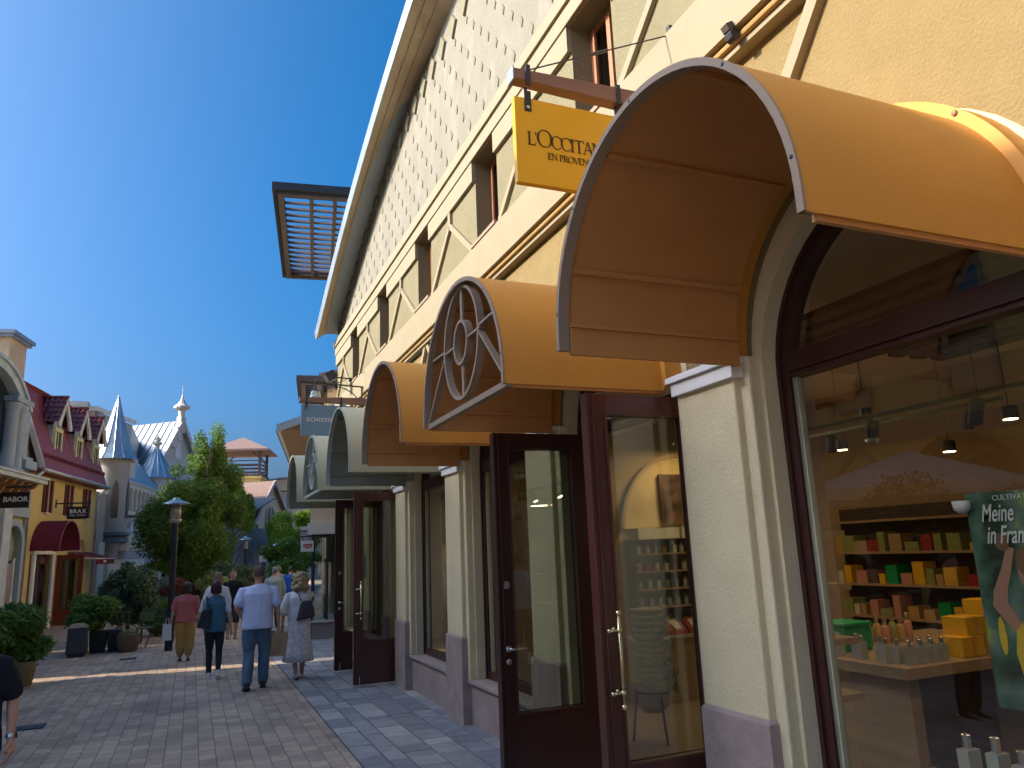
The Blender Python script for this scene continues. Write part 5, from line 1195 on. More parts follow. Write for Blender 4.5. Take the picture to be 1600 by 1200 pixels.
# roman capitals drawn as thick and thin strokes with serifs
def roman(mb, ch, x, z, h, y):
    T, t = .13*h, .055*h; F = lambda pts: mb.extr([(x+a*h, y, z+b*h) for a, b in pts], (0, -.003, 0))
    def V(a, w, z0=0, z1=1): F([(a, z0), (a+w, z0), (a+w, z1), (a, z1)])
    def H(a0, a1, b, w): F([(a0, b), (a1, b), (a1, b+w), (a0, b+w)])
    tk, tn, sf_ = .13, .05, .035
    def ser(a0, a1, b): H(a0-.07, a1+.07, b, sf_)
    def ringc(cx, rx, a0, a1):
        n_ = 26; P = []; Q = []
        for i in range(n_+1):
            q = a0+(a1-a0)*i/n_; c_, s_ = math.cos(q), math.sin(q); w_ = tn+(tk-tn)*abs(c_)**1.3
            P.append((cx+rx*c_, .5+.52*s_)); Q.append((cx+(rx-w_)*c_, .5+(.52-(tn+.0))*s_))
        for i in range(n_): F([P[i], P[i+1], Q[i+1], Q[i]])
    if ch == 'L': V(.1, tk); ser(.1, .1+tk, 0); ser(.1, .1+tk, 1-sf_); H(.2, .6, 0, tn); F([(.56, 0), (.62, 0), (.66, .24), (.62, .24)]); return .68
    if ch == "'": F([(.05, 1), (.14, 1), (.14, .9), (.06, .76), (.03, .77), (.08, .88), (.05, .9)]); return .2
    if ch in 'O0': ringc(.46, .46, 0, 2*PI); return .98
    if ch == 'C': ringc(.46, .44, R(42), R(318)); F([(.76, .82), (.80, .62), (.83, .62), (.83, .96), (.8, .96)]); return .9
    if ch == 'I': V(.1, tk); ser(.1, .1+tk, 0); ser(.1, .1+tk, 1-sf_); return .36
    if ch == 'T': V(.33, tk); ser(.33, .33+tk, 0); H(.04, .76, 1-tn, tn); F([(.0, .78), (.03, .78), (.08, 1), (.03, 1)]); F([(.77, .78), (.8, .78), (.77, 1), (.72, 1)]); return .82
    if ch == 'A': F([(.08, 0), (.13, 0), (.42, 1), (.38, 1)]); F([(.36, 1), (.46, 1), (.82, 0), (.68, 0)]); H(.2, .62, .32, tn); ser(.06, .14, 0); ser(.66, .82, 0); return .88
    if ch == 'N': V(.1, tn); V(.74, tn); F([(.1, 1), (.24, 1), (.79, 0), (.72, 0)]); ser(.08, .17, 0); ser(.06, .14, 1-sf_); ser(.74, .79, 1-sf_); return .92
    if ch == 'E': V(.1, tk); H(.03, .58, 0, tn); H(.03, .56, 1-tn, tn); H(.2, .45, .5, tn); F([(.55, 0), (.6, 0), (.63, .22), (.6, .22)]); F([(.54, 1), (.57, 1), (.57, .8), (.54, .8)]); return .68
    if ch == 'P': V(.1, tk); ser(.1, .1+tk, 0); H(.03, .4, 1-tn, tn); H(.2, .4, .46, tn); F([(.38, 1), (.5, .97), (.6, .86), (.6, .6), (.5, .48), (.38, .46), (.38, .51), (.45, .54), (.48, .62), (.48, .84), (.45, .92), (.38, .95)]); return .68
    if ch == 'R': roman(mb, 'P', x, z, h, y); F([(.3, .48), (.42, .48), (.76, 0), (.62, 0)]); ser(.66, .76, 0); return .8
    if ch == 'V': F([(.02, 1), (.16, 1), (.46, 0), (.4, 0)]); F([(.4, 0), (.46, 0), (.76, 1), (.71, 1)]); ser(.04, .14, 1-sf_); ser(.68, .78, 1-sf_); return .82
    return .35
def roman_line(s_, x, z, h, y, sp=1.0, big=None):
    q = MB()
    for i, ch in enumerate(s_):
        hh = h*1.3 if (big and i in big) else h
        x += roman(q, ch, x, z, hh, y)*hh*sp
    return q, x
q, _ = roman_line("L'OCCITANE", 1.80, 4.39, .090, 3.836, .84, big=(2,)); q.build('lettering', ink, s1)
q, _ = roman_line('EN PROVENCE', 1.935, 4.31, .045, 3.836, .92); q.build('lettering', ink, s1)
beam_sign('hanging_sign', 'slate blue hanging sign reading SCHIESSER below a timber beam', 14.15, 4.72, 4.14, 1.745, 2.72, 4.82, navyb, [('SCHIESSER', .105, 1.84, 4.41, 1.18, white)])
# wrought iron bracket lantern above the blue sign
t = thing('bracket_lantern', 'small glass lantern hanging from a scrolled iron bracket above the blue sign', 'lantern', (2.9, 14.3, 5.1))
q = MB(); q.tube([(1.72, 14.3, 5.2), (2.93, 14.3, 5.14)], .016, 6); q.tube([(2.9, 14.3, 5.15), (2.9, 14.3, 4.7)], .018, 6)
q.tube([(2.3+.58*math.sin(a_), 14.3, 4.72+.42*math.cos(a_)) for a_ in [i*PI/16 for i in range(9)]], .01, 6)
q.tube([(2.3+.03*i*math.cos(i*.8)/8-.0, 14.3, 5.04+.03*i*math.sin(i*.8)/8) for i in range(14)], .006, 5); q.build('iron_bracket', dark, t)
q = MB(); q.tube([(2.02, 14.3, 5.25), (2.02, 14.3, 5.05)], .012, 6); q.lathe([(.0, .28), (.02, .27), (.03, .22), (.08, .17)], (2.02, 14.3, 4.85), 8); q.build('lantern_cap', dark, t)
q = MB(); q.lathe([(.075, .17), (.105, .05), (.10, .03), (.0, .03)], (2.02, 14.3, 4.85), 8); q.build('lantern_glass', mat('milky_glass', (.5, .56, .52), .2), t)
def floodlight(label, x, y, z, s=1):
    t = thing('floodlight', label, 'floodlight', (x, y, z)); c = Vector((x, y, z)); d = Vector((-.75, 0.1, -.45)).normalized(); u_ = Vector((0, 1, 0)); v_ = d.cross(u_)
    q = MB(); q.obox(c, (d, u_, v_), .07*s, .10*s, .075*s)
    for k2 in range(4): q.obox(c-d*(.085*s)+v_*((-.045+.03*k2)*s), (d, u_, v_), .02*s, .09*s, .005)
    q.build('housing', dark, t); q = MB(); q.obox(c+d*(.073*s), (d, u_, v_), .004, .085*s, .06*s); q.build('front_glass', steel, t)
    q = MB(); q.tube([c, (2.95, y, z-.02)], .016, 6); q.tube([(2.93, y-.03, z-.05), (2.93, y+.03, z-.05)], .04, 8); q.build('arm', dark, t)
floodlight('small grey floodlight clamped to the conduit above the nearest awning', 2.90, 3.2, 5.03, .3)
floodlight('grey floodlight on the far end of the upper wall beyond the blue sign', 2.5, 15.6, 5.62, 1.3)
# blue plaque seen on the wall past the door
q = MB(); q.box(XP-.012, XP-.001, 14.15, 14.42, 1.55, 1.95); o = tag(q.build('wall_plaque', mat('deep_blue_plaque', (.02, .05, .15), .4), None, bevel=.003), 'small blue wall plaque on the pilaster behind the far door', 'plaque')
text('geöffnet', .06, white, o, (XP-.0125, 14.38, 1.72), (PI/2, 0, -PI/2), 'lettering', .0005)

# ================================================================== street lamps
def street_lamp(label, x, y, h, r=.06, first=None):
    t = thing('street_lamp', label, 'street lamp', (x, y, 0), group='street lamps along the lane', local=True)
    q = MB(); q.lathe([(r*1.35, 0), (r*1.35, .5), (r*1.2, .55), (r*1.05, h-.45)], (0, 0, 0), 16); q.build('post', black, t, local=True, smooth='auto')
    q = MB(); q.lathe([(r*1.5, h-.45), (r*2.1, h-.4), (r*2.1, h-.38)], (0, 0, 0), 16); q.lathe([(r*2.1, h-.03), (r*2.1, h)], (0, 0, 0), 16); q.build('collar', steel, t, local=True)
    q = MB(); q.lathe([(r*1.75, h-.38), (r*1.85, h-.03)], (0, 0, 0), 16); q.build('lamp_glass', mat('lamp_copper_glass', (.42, .33, .26), .25, .3), t, local=True, smooth=True)
    q = MB(); q.lathe([(.0, h+.14), (.07, h+.13), (.09, h+.09), (.15, h+.06), (.30, h+.0), (.31, h-.02), (.12, h+.0), (.0, h+.02)], (0, 0, 0), 24); q.build('lamp_shade', mat('blue_grey_shade', (.30, .36, .38), .3, .5), t, local=True, smooth='auto')
    return t
street_lamp('tall black street lamp, nearest of the row, left of the woman in the red top', -.40, 19.75, 3.33, .064)
street_lamp('second black street lamp in front of the large tree', .78, 34, 3.25)
street_lamp('third black street lamp before the grey arcade', 2.42, 40, 2.95)
street_lamp('farthest street lamp in front of the sunlit yellow green tree', 4.4, 45, 2.7)

# ================================================================== trees and shrubs
lf_dark = leafmat('hornbeam_leaf', (.07, .135, .025), (.19, .31, .045), .42)
lf_bright = leafmat('bright_leaf', (.12, .22, .02), (.28, .38, .05), .4)
lf_yel = leafmat('yellow_green_leaf', (.16, .26, .02), (.30, .40, .04), .4)
lf_fir = leafmat('yew_needle', (.065, .10, .045), (.14, .20, .09), .2)
lf_bam = leafmat('bamboo_leaf', (.07, .16, .03), (.20, .34, .07), .35)
lf_red = leafmat('copper_leaf', (.12, .03, .02), (.30, .09, .05), .3)
lf_fl = leafmat('pale_flower_leaf', (.10, .17, .03), (.55, .55, .2), .35)
bark = mat('bark', (.10, .07, .05), .9, var=.3, vscale=8, bump=.6, bscale=30)
def trunk(t, x, y, h, r, limbs, seed, top=None):
    g_ = random.Random(seed); q = MB(); q.tube([(x+g_.uniform(-.05, .05)*i, y+g_.uniform(-.05, .05)*i, h*i/5) for i in range(6)], [r*(1-.6*i/5) for i in range(6)], 9)
    q.build('trunk', bark, t, smooth=True); q = MB()
    for i in range(limbs):
        z0 = h*g_.uniform(.3, .9); a_ = g_.uniform(0, 2*PI); L = h*g_.uniform(.18, .34)
        P = [Vector((x, y, z0))]
        for k2 in range(3): P.append(P[-1]+Vector((math.cos(a_+g_.uniform(-.4, .4)), math.sin(a_+g_.uniform(-.4, .4)), g_.uniform(.6, 1.2)))*L/3)
        q.tube(P, [r*.4, r*.28, r*.16, r*.06], 6)
    if limbs: q.build('limbs', bark, t, smooth=True)
def tree(label, x, y, crown, n, size, m, trunk_h, r, seed, limbs=8, group=None, name='tree', shell=.45):
    t = thing(name, label, 'tree', (x, y, 0), group=group); trunk(t, x, y, trunk_h, r, limbs, seed)
    leaves('crown', crown, n, size, m, t, seed=seed, shell=shell); return t
# big hornbeam: broad dark lower crown, tall lighter leader
cr = clumps((.0, 33.5, 3.45), (1.95, 1.8, 2.05), 56, .28, 21)+clumps((-.3, 33.3, 2.2), (1.75, 1.4, 1.0), 20, .3, 22)
cr += clumps((.9, 33.8, 5.2), (1.0, .9, 1.3), 12, .36, 23)+clumps((.5, 33.4, 6.2), (.6, .55, 1.25), 18, .42, 24)+clumps((-.1, 33.6, 5.6), (.8, .7, .8), 8, .4, 26)
tree('large dark green hornbeam with a tall bright leader behind the nearest lamp', .05, 33.5, cr, 75000, .062, lf_dark, 5.6, .14, 2, 12)
tree('sunlit yellow green tree beside the corner shop', 6.1, 50, clumps((5.9, 50, 3.3), (1.6, 1.6, 1.7), 26, .34, 31), 20000, .085, lf_yel, 3.6, .13, 3, 7)
tree('shaded dark tree under the sunlit yellow green tree', 5.0, 44, clumps((4.9, 44, 1.9), (1.5, 1.3, 1.1), 16, .36, 33), 12000, .08, lf_dark, 2.2, .1, 4, 5)
tree('loose shaded tree at the street end behind the walkers', 7.6, 70, clumps((7.6, 70, 3.0), (3.0, 2, 2.0), 18, .36, 35), 12000, .13, lf_dark, 3.2, .14, 5, 5)
tree('bright small tree crown right of the lookout tower base', 1.9, 41, clumps((2.1, 41, 4.6), (.8, .8, 1.2), 12, .4, 36), 9000, .07, lf_bright, 4.4, .08, 6, 5)
# dark conical yew by the planters
cr = clumps((-1.5, 23.2, 1.15), (.78, .7, .85), 26, .30, 41, taper=.35)
tree('dark broad yew shrub tree beside the white shell awning', -1.5, 23.2, cr, 20000, .045, lf_fir, 1.7, .06, 7, 6, name='yew')
def shrub(nm, label, c, r, n, size, m, seed, k=.34, cat='shrub', nc=16, group=None):
    t = thing(nm, label, cat, (c[0], c[1], 0), group=group)
    q = MB(); g_ = random.Random(seed)
    for i in range(7): q.tube([(c[0]+g_.uniform(-.05, .05), c[1]+g_.uniform(-.05, .05), max(0.0, c[2]-r[2]*1.2)), (c[0]+g_.uniform(-.6, .6)*r[0], c[1]+g_.uniform(-.6, .6)*r[1], c[2]+.4*r[2])], [.012, .005], 5)
    q.build('stems', bark, t); leaves('foliage', clumps(c, r, nc, k, seed), n, size, m, t, seed=seed, shell=.35); return t
# potted bamboos at the left
def basket(t, x, y, r, h, m, z=0, nm='basket'):
    q = MB(); n_ = 10; pf_ = []
    for i in range(n_):
        a_ = i/n_; rr_ = r*(.78+.24*math.sin(a_*PI*.75)); pf_ += [(rr_, z+h*a_), (rr_+.012, z+h*(a_+.5/n_)), (rr_, z+h*(a_+.95/n_))]
    q.lathe(pf_, (x, y, 0), 26); q.build(nm, m, t)
wk = mat('brown_wicker', (.20, .13, .075), .85, var=.35, vscale=35, bump=.8, bscale=70)
wk2 = mat('yellowish_wicker', (.26, .19, .09), .85, var=.35, vscale=30, bump=.8, bscale=60)
b1 = shrub('potted_bamboo', 'bushy bamboo in a wicker pot at the left edge', (-2.86, 15.9, .86), (.62, .5, .46), 9000, .055, lf_bam, 51, .42, 'potted plant', 18); basket(b1, -2.58, 15.85, .17, .40, wk2, nm='wicker_pot')
b2 = shrub('potted_bamboo', 'rounded bamboo bush in black square planters behind the litter bin', (-2.02, 20.75, .88), (.56, .5, .42), 9000, .05, lf_bam, 52, .42, 'potted plant', 18)
for i, (x, w_) in enumerate(((-1.92, .36), (-1.58, .3))):
    q = MB(); q.add([(x-w_/2+.03, 20.5, 0), (x+w_/2-.03, 20.5, 0), (x+w_/2-.03, 20.85, 0), (x-w_/2+.03, 20.85, 0), (x-w_/2, 20.46, .48), (x+w_/2, 20.46, .48), (x+w_/2, 20.9, .48), (x-w_/2, 20.9, .48)],
                    [(0, 3, 2, 1), (4, 5, 6, 7), (0, 1, 5, 4), (1, 2, 6, 5), (2, 3, 7, 6), (3, 0, 4, 7)]); q.build('planter', black, b2, bevel=.01)
# litter bin
lb = thing('litter_bin', 'charcoal square litter bin with pale sloping lid beside the bamboo', 'bin', (-2.28, 20.1, 0))
q = MB(); x, y = -2.28, 20.1; w1, w2 = .15, .2
q.add([(x-w1, y-w1, 0), (x+w1, y-w1, 0), (x+w1, y+w1, 0), (x-w1, y+w1, 0), (x-w2, y-w2, .10), (x+w2, y-w2, .10), (x+w2, y+w2, .10), (x-w2, y+w2, .10), (x-w2+.02, y-w2+.02, .62), (x+w2-.02, y-w2+.02, .62), (x+w2-.02, y+w2-.02, .62), (x-w2+.02, y+w2-.02, .62)],
      [(0, 3, 2, 1), (0, 1, 5, 4), (1, 2, 6, 5), (2, 3, 7, 6), (3, 0, 4, 7), (4, 5, 9, 8), (5, 6, 10, 9), (6, 7, 11, 10), (7, 4, 8, 11), (8, 9, 10, 11)])
q.build('bin_body', mat('charcoal_bin', (.05, .055, .065), .5, var=.1), lb, bevel=.008)
q = MB(); q.add([(x-.2, y-.2, .625), (x+.2, y-.2, .625), (x+.2, y+.2, .625), (x-.2, y+.2, .625), (x-.12, y-.12, .71), (x+.12, y-.12, .71), (x+.12, y+.12, .71), (x-.12, y+.12, .71)], [(0, 3, 2, 1), (4, 5, 6, 7), (0, 1, 5, 4), (1, 2, 6, 5), (2, 3, 7, 6), (3, 0, 4, 7)])
q.build('lid', mat('tan_lid', (.33, .24, .17), .6), lb)
wb = thing('wicker_basket', 'round wicker basket planter with small flowers beside the green chair', 'basket', (-1.27, 20.3, 0)); basket(wb, -1.27, 20.3, .24, .4, wk)
q = MB(); q.tube([(-1.27+.2*math.cos(a_), 20.3, .38+.22*math.sin(a_)) for a_ in [i*PI/10 for i in range(11)]], .012, 6); q.build('handle', wk, wb)
leaves('flowers', [(-1.27, 20.3, .42, .16, .16, .07)], 400, .025, lf_fl, wb, seed=9)
# green cafe chair and bench
gch = mat('green_metal', (.04, .07, .03), .5)
bn = thing('garden_bench', 'green garden bench with slender metal arms in front of the hedge', 'bench', (-.75, 22.2, 0))
q = MB()
for i in range(4): q.box(-1.1, -.35, 22.05+.1*i, 22.12+.1*i, .40, .425)
q.build('seat', gch, bn); q = MB()
for i in range(3): q.box(-1.1, -.35, 22.46, 22.48, .5+.12*i, .58+.12*i)
q.build('backrest', gch, bn)
for x in (-1.1, -.35):
    q = MB(); q.tube([(x, 22.0, 0), (x, 22.0, .62), (x, 22.45, .64)], .015, 6); q.tube([(x, 22.46, 0), (x, 22.5, .86)], .015, 6); q.build('leg', dark, bn)
ch_ = thing('cafe_chair', 'pale green folding chair beside the wicker basket', 'chair', (-1.1, 21.2, 0))
q = MB(); q.tube([(-1.3, 21.05, .0), (-1.12, 21.3, .42), (-1.05, 21.38, .8)], .013, 6); q.tube([(-.95, 21.05, .0), (-.8, 21.3, .42), (-.75, 21.38, .8)], .013, 6); q.tube([(-1.3, 21.5, 0), (-1.15, 21.1, .42)], .013, 6); q.tube([(-.95, 21.5, 0), (-.8, 21.1, .42)], .013, 6); q.build('chair_frame', dark, ch_)
q = MB(); q.box(-1.16, -.78, 21.05, 21.38, .42, .445); q.build('seat', mat('lime_seat', (.10, .15, .05), .5), ch_); q = MB(); q.box(-1.12, -.76, 21.36, 21.385, .58, .8); q.build('backrest', MATS['lime_seat'], ch_)
def hedge(label, x0, x1, y0, y1, h, m, n, size, seed):
    bl = []; g_ = random.Random(seed)
    for i in range(int((x1-x0)*(y1-y0)*7)+6): bl.append((g_.uniform(x0+.12, x1-.12), g_.uniform(y0+.12, y1-.12), g_.uniform(.15, h-.15), .22, .22, .2))
    t = thing('hedge', label, 'hedge', ((x0+x1)/2, (y0+y1)/2, 0)); q = MB(); q.tube([((x0+x1)/2, (y0+y1)/2, 0), ((x0+x1)/2, (y0+y1)/2, h*.7)], .03, 5); q.build('stems', bark, t)
    leaves('foliage', bl, n, size, m, t, seed=seed, shell=.2)
hedge('clipped dark green hedge behind the garden bench', -1.25, -.15, 23.6, 24.6, 1.05, lf_dark, 12000, .035, 61)
hedge('dark hedge in the middle of the lane under the large tree', .2, 1.2, 26.5, 28, .85, lf_dark, 10000, .04, 62)
shrub('copper_shrub', 'reddish copper leaved shrub behind the nearest lamp post', (-.3, 26.2, 1.15), (.62, .4, .32), 5000, .045, lf_red, 63)
shrub('variegated_shrub', 'pale yellow flowering shrub catching light behind the walkers', (.62, 26.0, 1.2), (.5, .4, .42), 5000, .045, lf_fl, 64)
shrub('spruce', 'low dark spruce between the walkers and the large tree', (1.2, 30, 1.05), (1.15, .8, .95), 14000, .05, lf_fir, 65)
shrub('spruce', 'dark spruce before the grey arcade behind the man in black', (2.7, 40, .85), (.95, .7, .85), 9000, .06, lf_fir, 66)
shrub('silvery_shrub', 'silvery leaved shrub left of the copper shrub', (-.95, 27.5, 1.0), (.45, .4, .5), 4000, .04, leafmat('silver_leaf', (.10, .14, .11), (.28, .32, .28), .3), 67)
# gully cover in the paving
dg_ = thing('drain_cover', 'dark slotted drain cover in the brick paving at lower left', 'drain', (-1.78, 11.75, 0))
q = MB(); q.box(-1.95, -1.62, 11.6, 11.9, .002, .012)
for i in range(6): q.box(-1.93+.055*i, -1.905+.055*i, 11.62, 11.88, .012, .018)
q.build('grate', dark, dg_)
q = MB(); q.box(-1.3, -1.0, 18.6, 18.9, .002, .01); tag(q.build('manhole_cover', dark, None), 'small dark manhole cover near the wicker basket', 'drain')
# white notice boards at the far end
ns = thing('notice_board', 'small white notice sign in front of the grey arcade', 'sign', (3.6, 44, 0)); q = MB(); q.box(3.36, 3.78, 43.98, 44.0, 1.8, 2.15); q.build('sign_board', white, ns)
q = MB(); q.tube([(3.57, 44.03, 0), (3.57, 44.03, 2.1)], .03, 6); q.build('post', dark, ns)

t = thing('olive_tree', 'dark olive tree in front of the opposite facade, mirrored in the nearest shop window', 'tree', (-4.6, 8.6, 0)); trunk(t, -4.6, 8.6, 1.6, .14, 6, 77)
leaves('crown', clumps((-4.6, 8.6, 2.0), (1.5, 1.6, .85), 26, .34, 78), 14000, .06, leafmat('olive_leaf', (.035, .04, .012), (.10, .09, .03), .25), t, seed=79, shell=.35)
# ================================================================== people
def V3(*a): return Vector(a)
def limb(mb, pts, rads, n=12, fl=(1, 1)):
    "rounded tapered limb through points"
    P = [Vector(p) for p in pts]; Rr = list(rads)
    d0 = (P[0]-P[1]).normalized(); d1 = (P[-1]-P[-2]).normalized()
    P = [P[0]+d0*Rr[0]*.9, P[0]+d0*Rr[0]*.6]+P+[P[-1]+d1*Rr[-1]*.6, P[-1]+d1*Rr[-1]*.9]
    Rr = [Rr[0]*.35, Rr[0]*.8]+Rr+[Rr[-1]*.8, Rr[-1]*.35]
    mb.tube(P, Rr, n, fl)
def fuse(mb, name, m, parent, vox, smooth=3, wrinkle=0.0, seed=0, wscale=9.0):
    "voxel-fuse overlapping closed shapes into one continuous surface, then soften it"
    me = bpy.data.meshes.new('tmp'); me.from_pydata(mb.v, [], mb.f); me.update()
    bm = bmesh.new(); bm.from_mesh(me); bmesh.ops.recalc_face_normals(bm, faces=bm.faces); bm.to_mesh(me); bm.free()
    o = bpy.data.objects.new('tmp', me)
    r = o.modifiers.new('r', 'REMESH'); r.mode = 'VOXEL'; r.voxel_size = vox; r.use_smooth_shade = True
    s = o.modifiers.new('s', 'SMOOTH'); s.factor = .5; s.iterations = smooth
    out = evalmesh(o, name); bpy.data.objects.remove(o); bpy.data.meshes.remove(me)
    if wrinkle:
        k = len(out.vertices); co = np.empty(k*3, np.float32); nn = np.empty(k*3, np.float32)
        out.vertices.foreach_get('co', co); out.vertices.foreach_get('normal', nn); co = co.reshape(-1, 3); nn = nn.reshape(-1, 3)
        p = co*np.array([wscale, wscale, wscale*.55])+seed; gw_ = np.random.default_rng(seed+1); h = 0
        for i_ in range(10):                                            # folded sum of waves: cloth creases in changing directions
            dv = gw_.normal(size=3); dv /= np.linalg.norm(dv); fq = gw_.uniform(1.2, 5.5)
            h = h+np.sin(p@dv*fq+gw_.uniform(0, 6)+1.1*np.sin(p@gw_.normal(size=3)*.8))/fq**.7
        co = co+nn*(wrinkle*.42*h)[:, None]; out.vertices.foreach_set('co', co.astype(np.float32).ravel())
    out.materials.clear(); out.materials.append(m)
    out.polygons.foreach_set('use_smooth', [True]*len(out.polygons)); out.update()
    q = bpy.data.objects.new(name, out); COL.objects.link(q); q.parent = parent; return q

skinA = mat('skin_fair', (.55, .30, .21), .5, var=.06, vscale=9, spec=.35)
def hand(mb, w, d, side, s=1.0, curl=.5, fwd=(0, 1, 0)):
    "palm, five fingers; w = wrist, d = direction of the fingers, fwd = direction the palm edge with the thumb faces"
    w = Vector(w); d = Vector(d).normalized(); f = Vector(fwd); f = (f-d*f.dot(d)).normalized(); nrm = d.cross(f)*side
    mb.tube([w-d*.01*s, w+d*.03*s, w+d*.075*s, w+d*.095*s], [.020*s, .027*s, .033*s, .026*s], 10, (.62, 1.15) if abs(d.cross(Vector((0, 0, 1))).length) > 10 else (1, 1))
    for i, (o_, L) in enumerate(((.031, .072), (.010, .080), (-.011, .074), (-.031, .060))):
        b = w+d*.082*s+f*o_*s; cdir = -nrm
        p1 = b+(d*math.cos(curl*.4)+cdir*math.sin(curl*.4))*L*.45*s; p2 = p1+(d*math.cos(curl*1.1)+cdir*math.sin(curl*1.1))*L*.32*s; p3 = p2+(d*math.cos(curl*1.7)+cdir*math.sin(curl*1.7))*L*.25*s
        limb(mb, [b, p1, p2, p3], [.0105*s, .0095*s, .009*s, .0075*s], 8)
    b = w+d*.03*s+f*.026*s; p1 = b+(f*.6+d*.75-nrm*.3)*.036*s; p2 = p1+(d*.9+f*.15-nrm*.35)*.03*s
    limb(mb, [b, p1, p2], [.013*s, .0115*s, .0095*s], 8)
def head_shape(mb, c, s=1.0, face=(0, 1)):
    "skull with jaw, nose, brow and ears; c = base of the skull; face = heading of the face in plan"
    fx, fy = face; cx, cy, cz = c
    def ring(f_, z, rx, ry): return (cx+fx*f_*s, cy+fy*f_*s, cz+z*s, rx*s, ry*s)
    mb.rings([ring(.045, -.045, .022, .028), ring(.04, -.03, .045, .05), ring(.025, .0, .062, .072), ring(.015, .04, .071, .088), ring(.008, .085, .077, .098), ring(.0, .125, .077, .100), ring(-.004, .16, .066, .086), ring(-.005, .182, .042, .056), ring(-.005, .19, .015, .02)], 18)
    f = Vector((fx, fy, 0)); r_ = Vector((fy, -fx, 0)); C = Vector(c)
    limb(mb, [C+f*.098*s+V3(0, 0, .075*s), C+f*.122*s+V3(0, 0, .04*s)], [.009*s, .014*s], 8)                 # nose
    limb(mb, [C+f*.100*s+r_*.026*s+V3(0, 0, .002*s), C+f*.106*s+V3(0, 0, .003*s), C+f*.100*s-r_*.026*s+V3(0, 0, .002*s)], [.005*s, .0075*s, .005*s], 6)   # mouth
    for k in (-1, 1):
        mb.ball(tuple(C+r_*k*.079*s+V3(0, 0, .055*s)-f*.005*s), .012*s, .02*s, .032*s, 8, 6)                   # ears
        limb(mb, [C+f*.092*s+r_*k*.045*s+V3(0, 0, .092*s), C+f*.101*s+r_*k*.018*s+V3(0, 0, .09*s)], [.007*s, .008*s], 6)   # brow
def person(label, x, y, hd, H, spec, group=None, vox=.010):
    """H = standing height; spec holds joints in a 1.75 m frame facing +Y; head heading hd in degrees (0 = away from camera)"""
    t = thing('person', label, 'person', (x, y, 0), R(-hd), group, local=True); t.scale = (H/1.75,)*3
    g = spec; wd_ = g.get('w', 1.0)
    hip = g.get('hipz', .93); lean = g.get('lean', 0)
    sh = 1.43; shw = g.get('shw', .185)*wd_
    def J(side, key, dflt): v = g.get(key+('R' if side > 0 else 'L'), dflt); return Vector(v)
    legs = {}; arms = {}
    for s in (-1, 1):
        hp = V3(s*.092*wd_, 0, hip-.03)
        an = J(s, 'ank', (s*.09, 0, .09)); kn = J(s, 'kn', ((hp.x+an.x)/2, (hp.y+an.y)/2+.03, .50))
        legs[s] = (hp, kn, an)
        so_ = V3(s*shw, lean*.1, sh-.045); el = J(s, 'el', (s*(shw+.055), -.03, 1.13)); wr = J(s, 'wr', (s*(shw+.06), .03, .88))
        arms[s] = (so_, el, wr)
    b = MB()
    # torso, neck, head
    b.rings([(0, 0, hip-.10, .07*wd_, .08*wd_), (0, -.005, hip-.03, .165*wd_, .115*wd_), (0, -.01, hip+.05, .17*wd_, .12*wd_), (0, 0, hip+.16, .145*wd_, .105*wd_), (0, .0, 1.25, .155*wd_, .11*wd_), (0, -.005, 1.36, .165*wd_, .105*wd_), (0, 0, 1.43, .13*wd_, .08), (0, .005, 1.475, .06, .06)], 18)
    limb(b, [(0, 0, 1.43), (0, .012, 1.50), (0, .02, 1.56)], [.062, .055, .055], 12)
    tf = g.get('face', (0, 1)); hc = (0, .015, 1.555); head_shape(b, hc, 1.0, tf)
    for s in (-1, 1):
        hp, kn, an = legs[s]
        limb(b, [hp, hp.lerp(kn, .5), kn, kn.lerp(an, .35), an], [.085*wd_, .072*wd_, .052, .055, .034], 12)
        td = g.get('toeR' if s > 0 else 'toeL', (0, 1, -.25)); td = Vector(td).normalized()
        limb(b, [an+V3(0, -.02, -.045), an+V3(0, .0, -.05)+td*.10, an+V3(0, 0, -.045)+td*.17], [.034, .034, .024], 10)
        so_, el, wr = arms[s]
        limb(b, [so_, so_.lerp(el, .5), el, el.lerp(wr, .3), wr], [.050*wd_, .044, .036, .036, .023], 12)
        hdv = (wr-el).normalized(); hand(b, wr, hdv, s, 1.0, g.get('curlR' if s > 0 else 'curlL', .55))
    body = fuse(b, 'body', g.get('skin', skinA), t, vox*.8, 2)
    # clothes
    C = g['top']; tp = MB(); hem = C.get('hem', .86); ex = C.get('ease', .022)
    tp.rings([(0, -.008, hem, (.185 if hem < .95 else .165)*wd_+ex*.4, .125*wd_+ex*.6), (0, -.008, hem+.015, (.195 if hem < .95 else .17)*wd_+ex*.4, .138*wd_+ex*.6), (0, -.005, 1.04, .165*wd_+ex, .125*wd_+ex), (0, 0, 1.2, .158*wd_+ex, .115*wd_+ex), (0, -.005, 1.34, .172*wd_+ex, .112*wd_+ex), (0, -.002, 1.425, .145*wd_+ex*.6, .09+ex*.5), (0, .004, 1.475, .072+ex*.3, .07+ex*.3)], 22)
    for s in (-1, 1):
        so_, el, wr = arms[s]; sl = C.get('sleeve', .75)
        if sl <= 0: limb(tp, [so_*.9+V3(0, 0, .143), so_], [.05, .055], 12); continue
        if sl <= 1: limb(tp, [V3(s*shw*.55, 0, sh-.025), so_, so_.lerp(el, sl*.6), so_.lerp(el, sl)], [.045+ex*.2, .055*wd_+ex*.2, .055+ex*.6, .052+ex*.75], 14)
        else: limb(tp, [V3(s*shw*.55, 0, sh-.025), so_, el, el.lerp(wr, sl-1)], [.045+ex*.2, .055*wd_+ex*.2, .046+ex*.6, .042+ex*.6], 14)
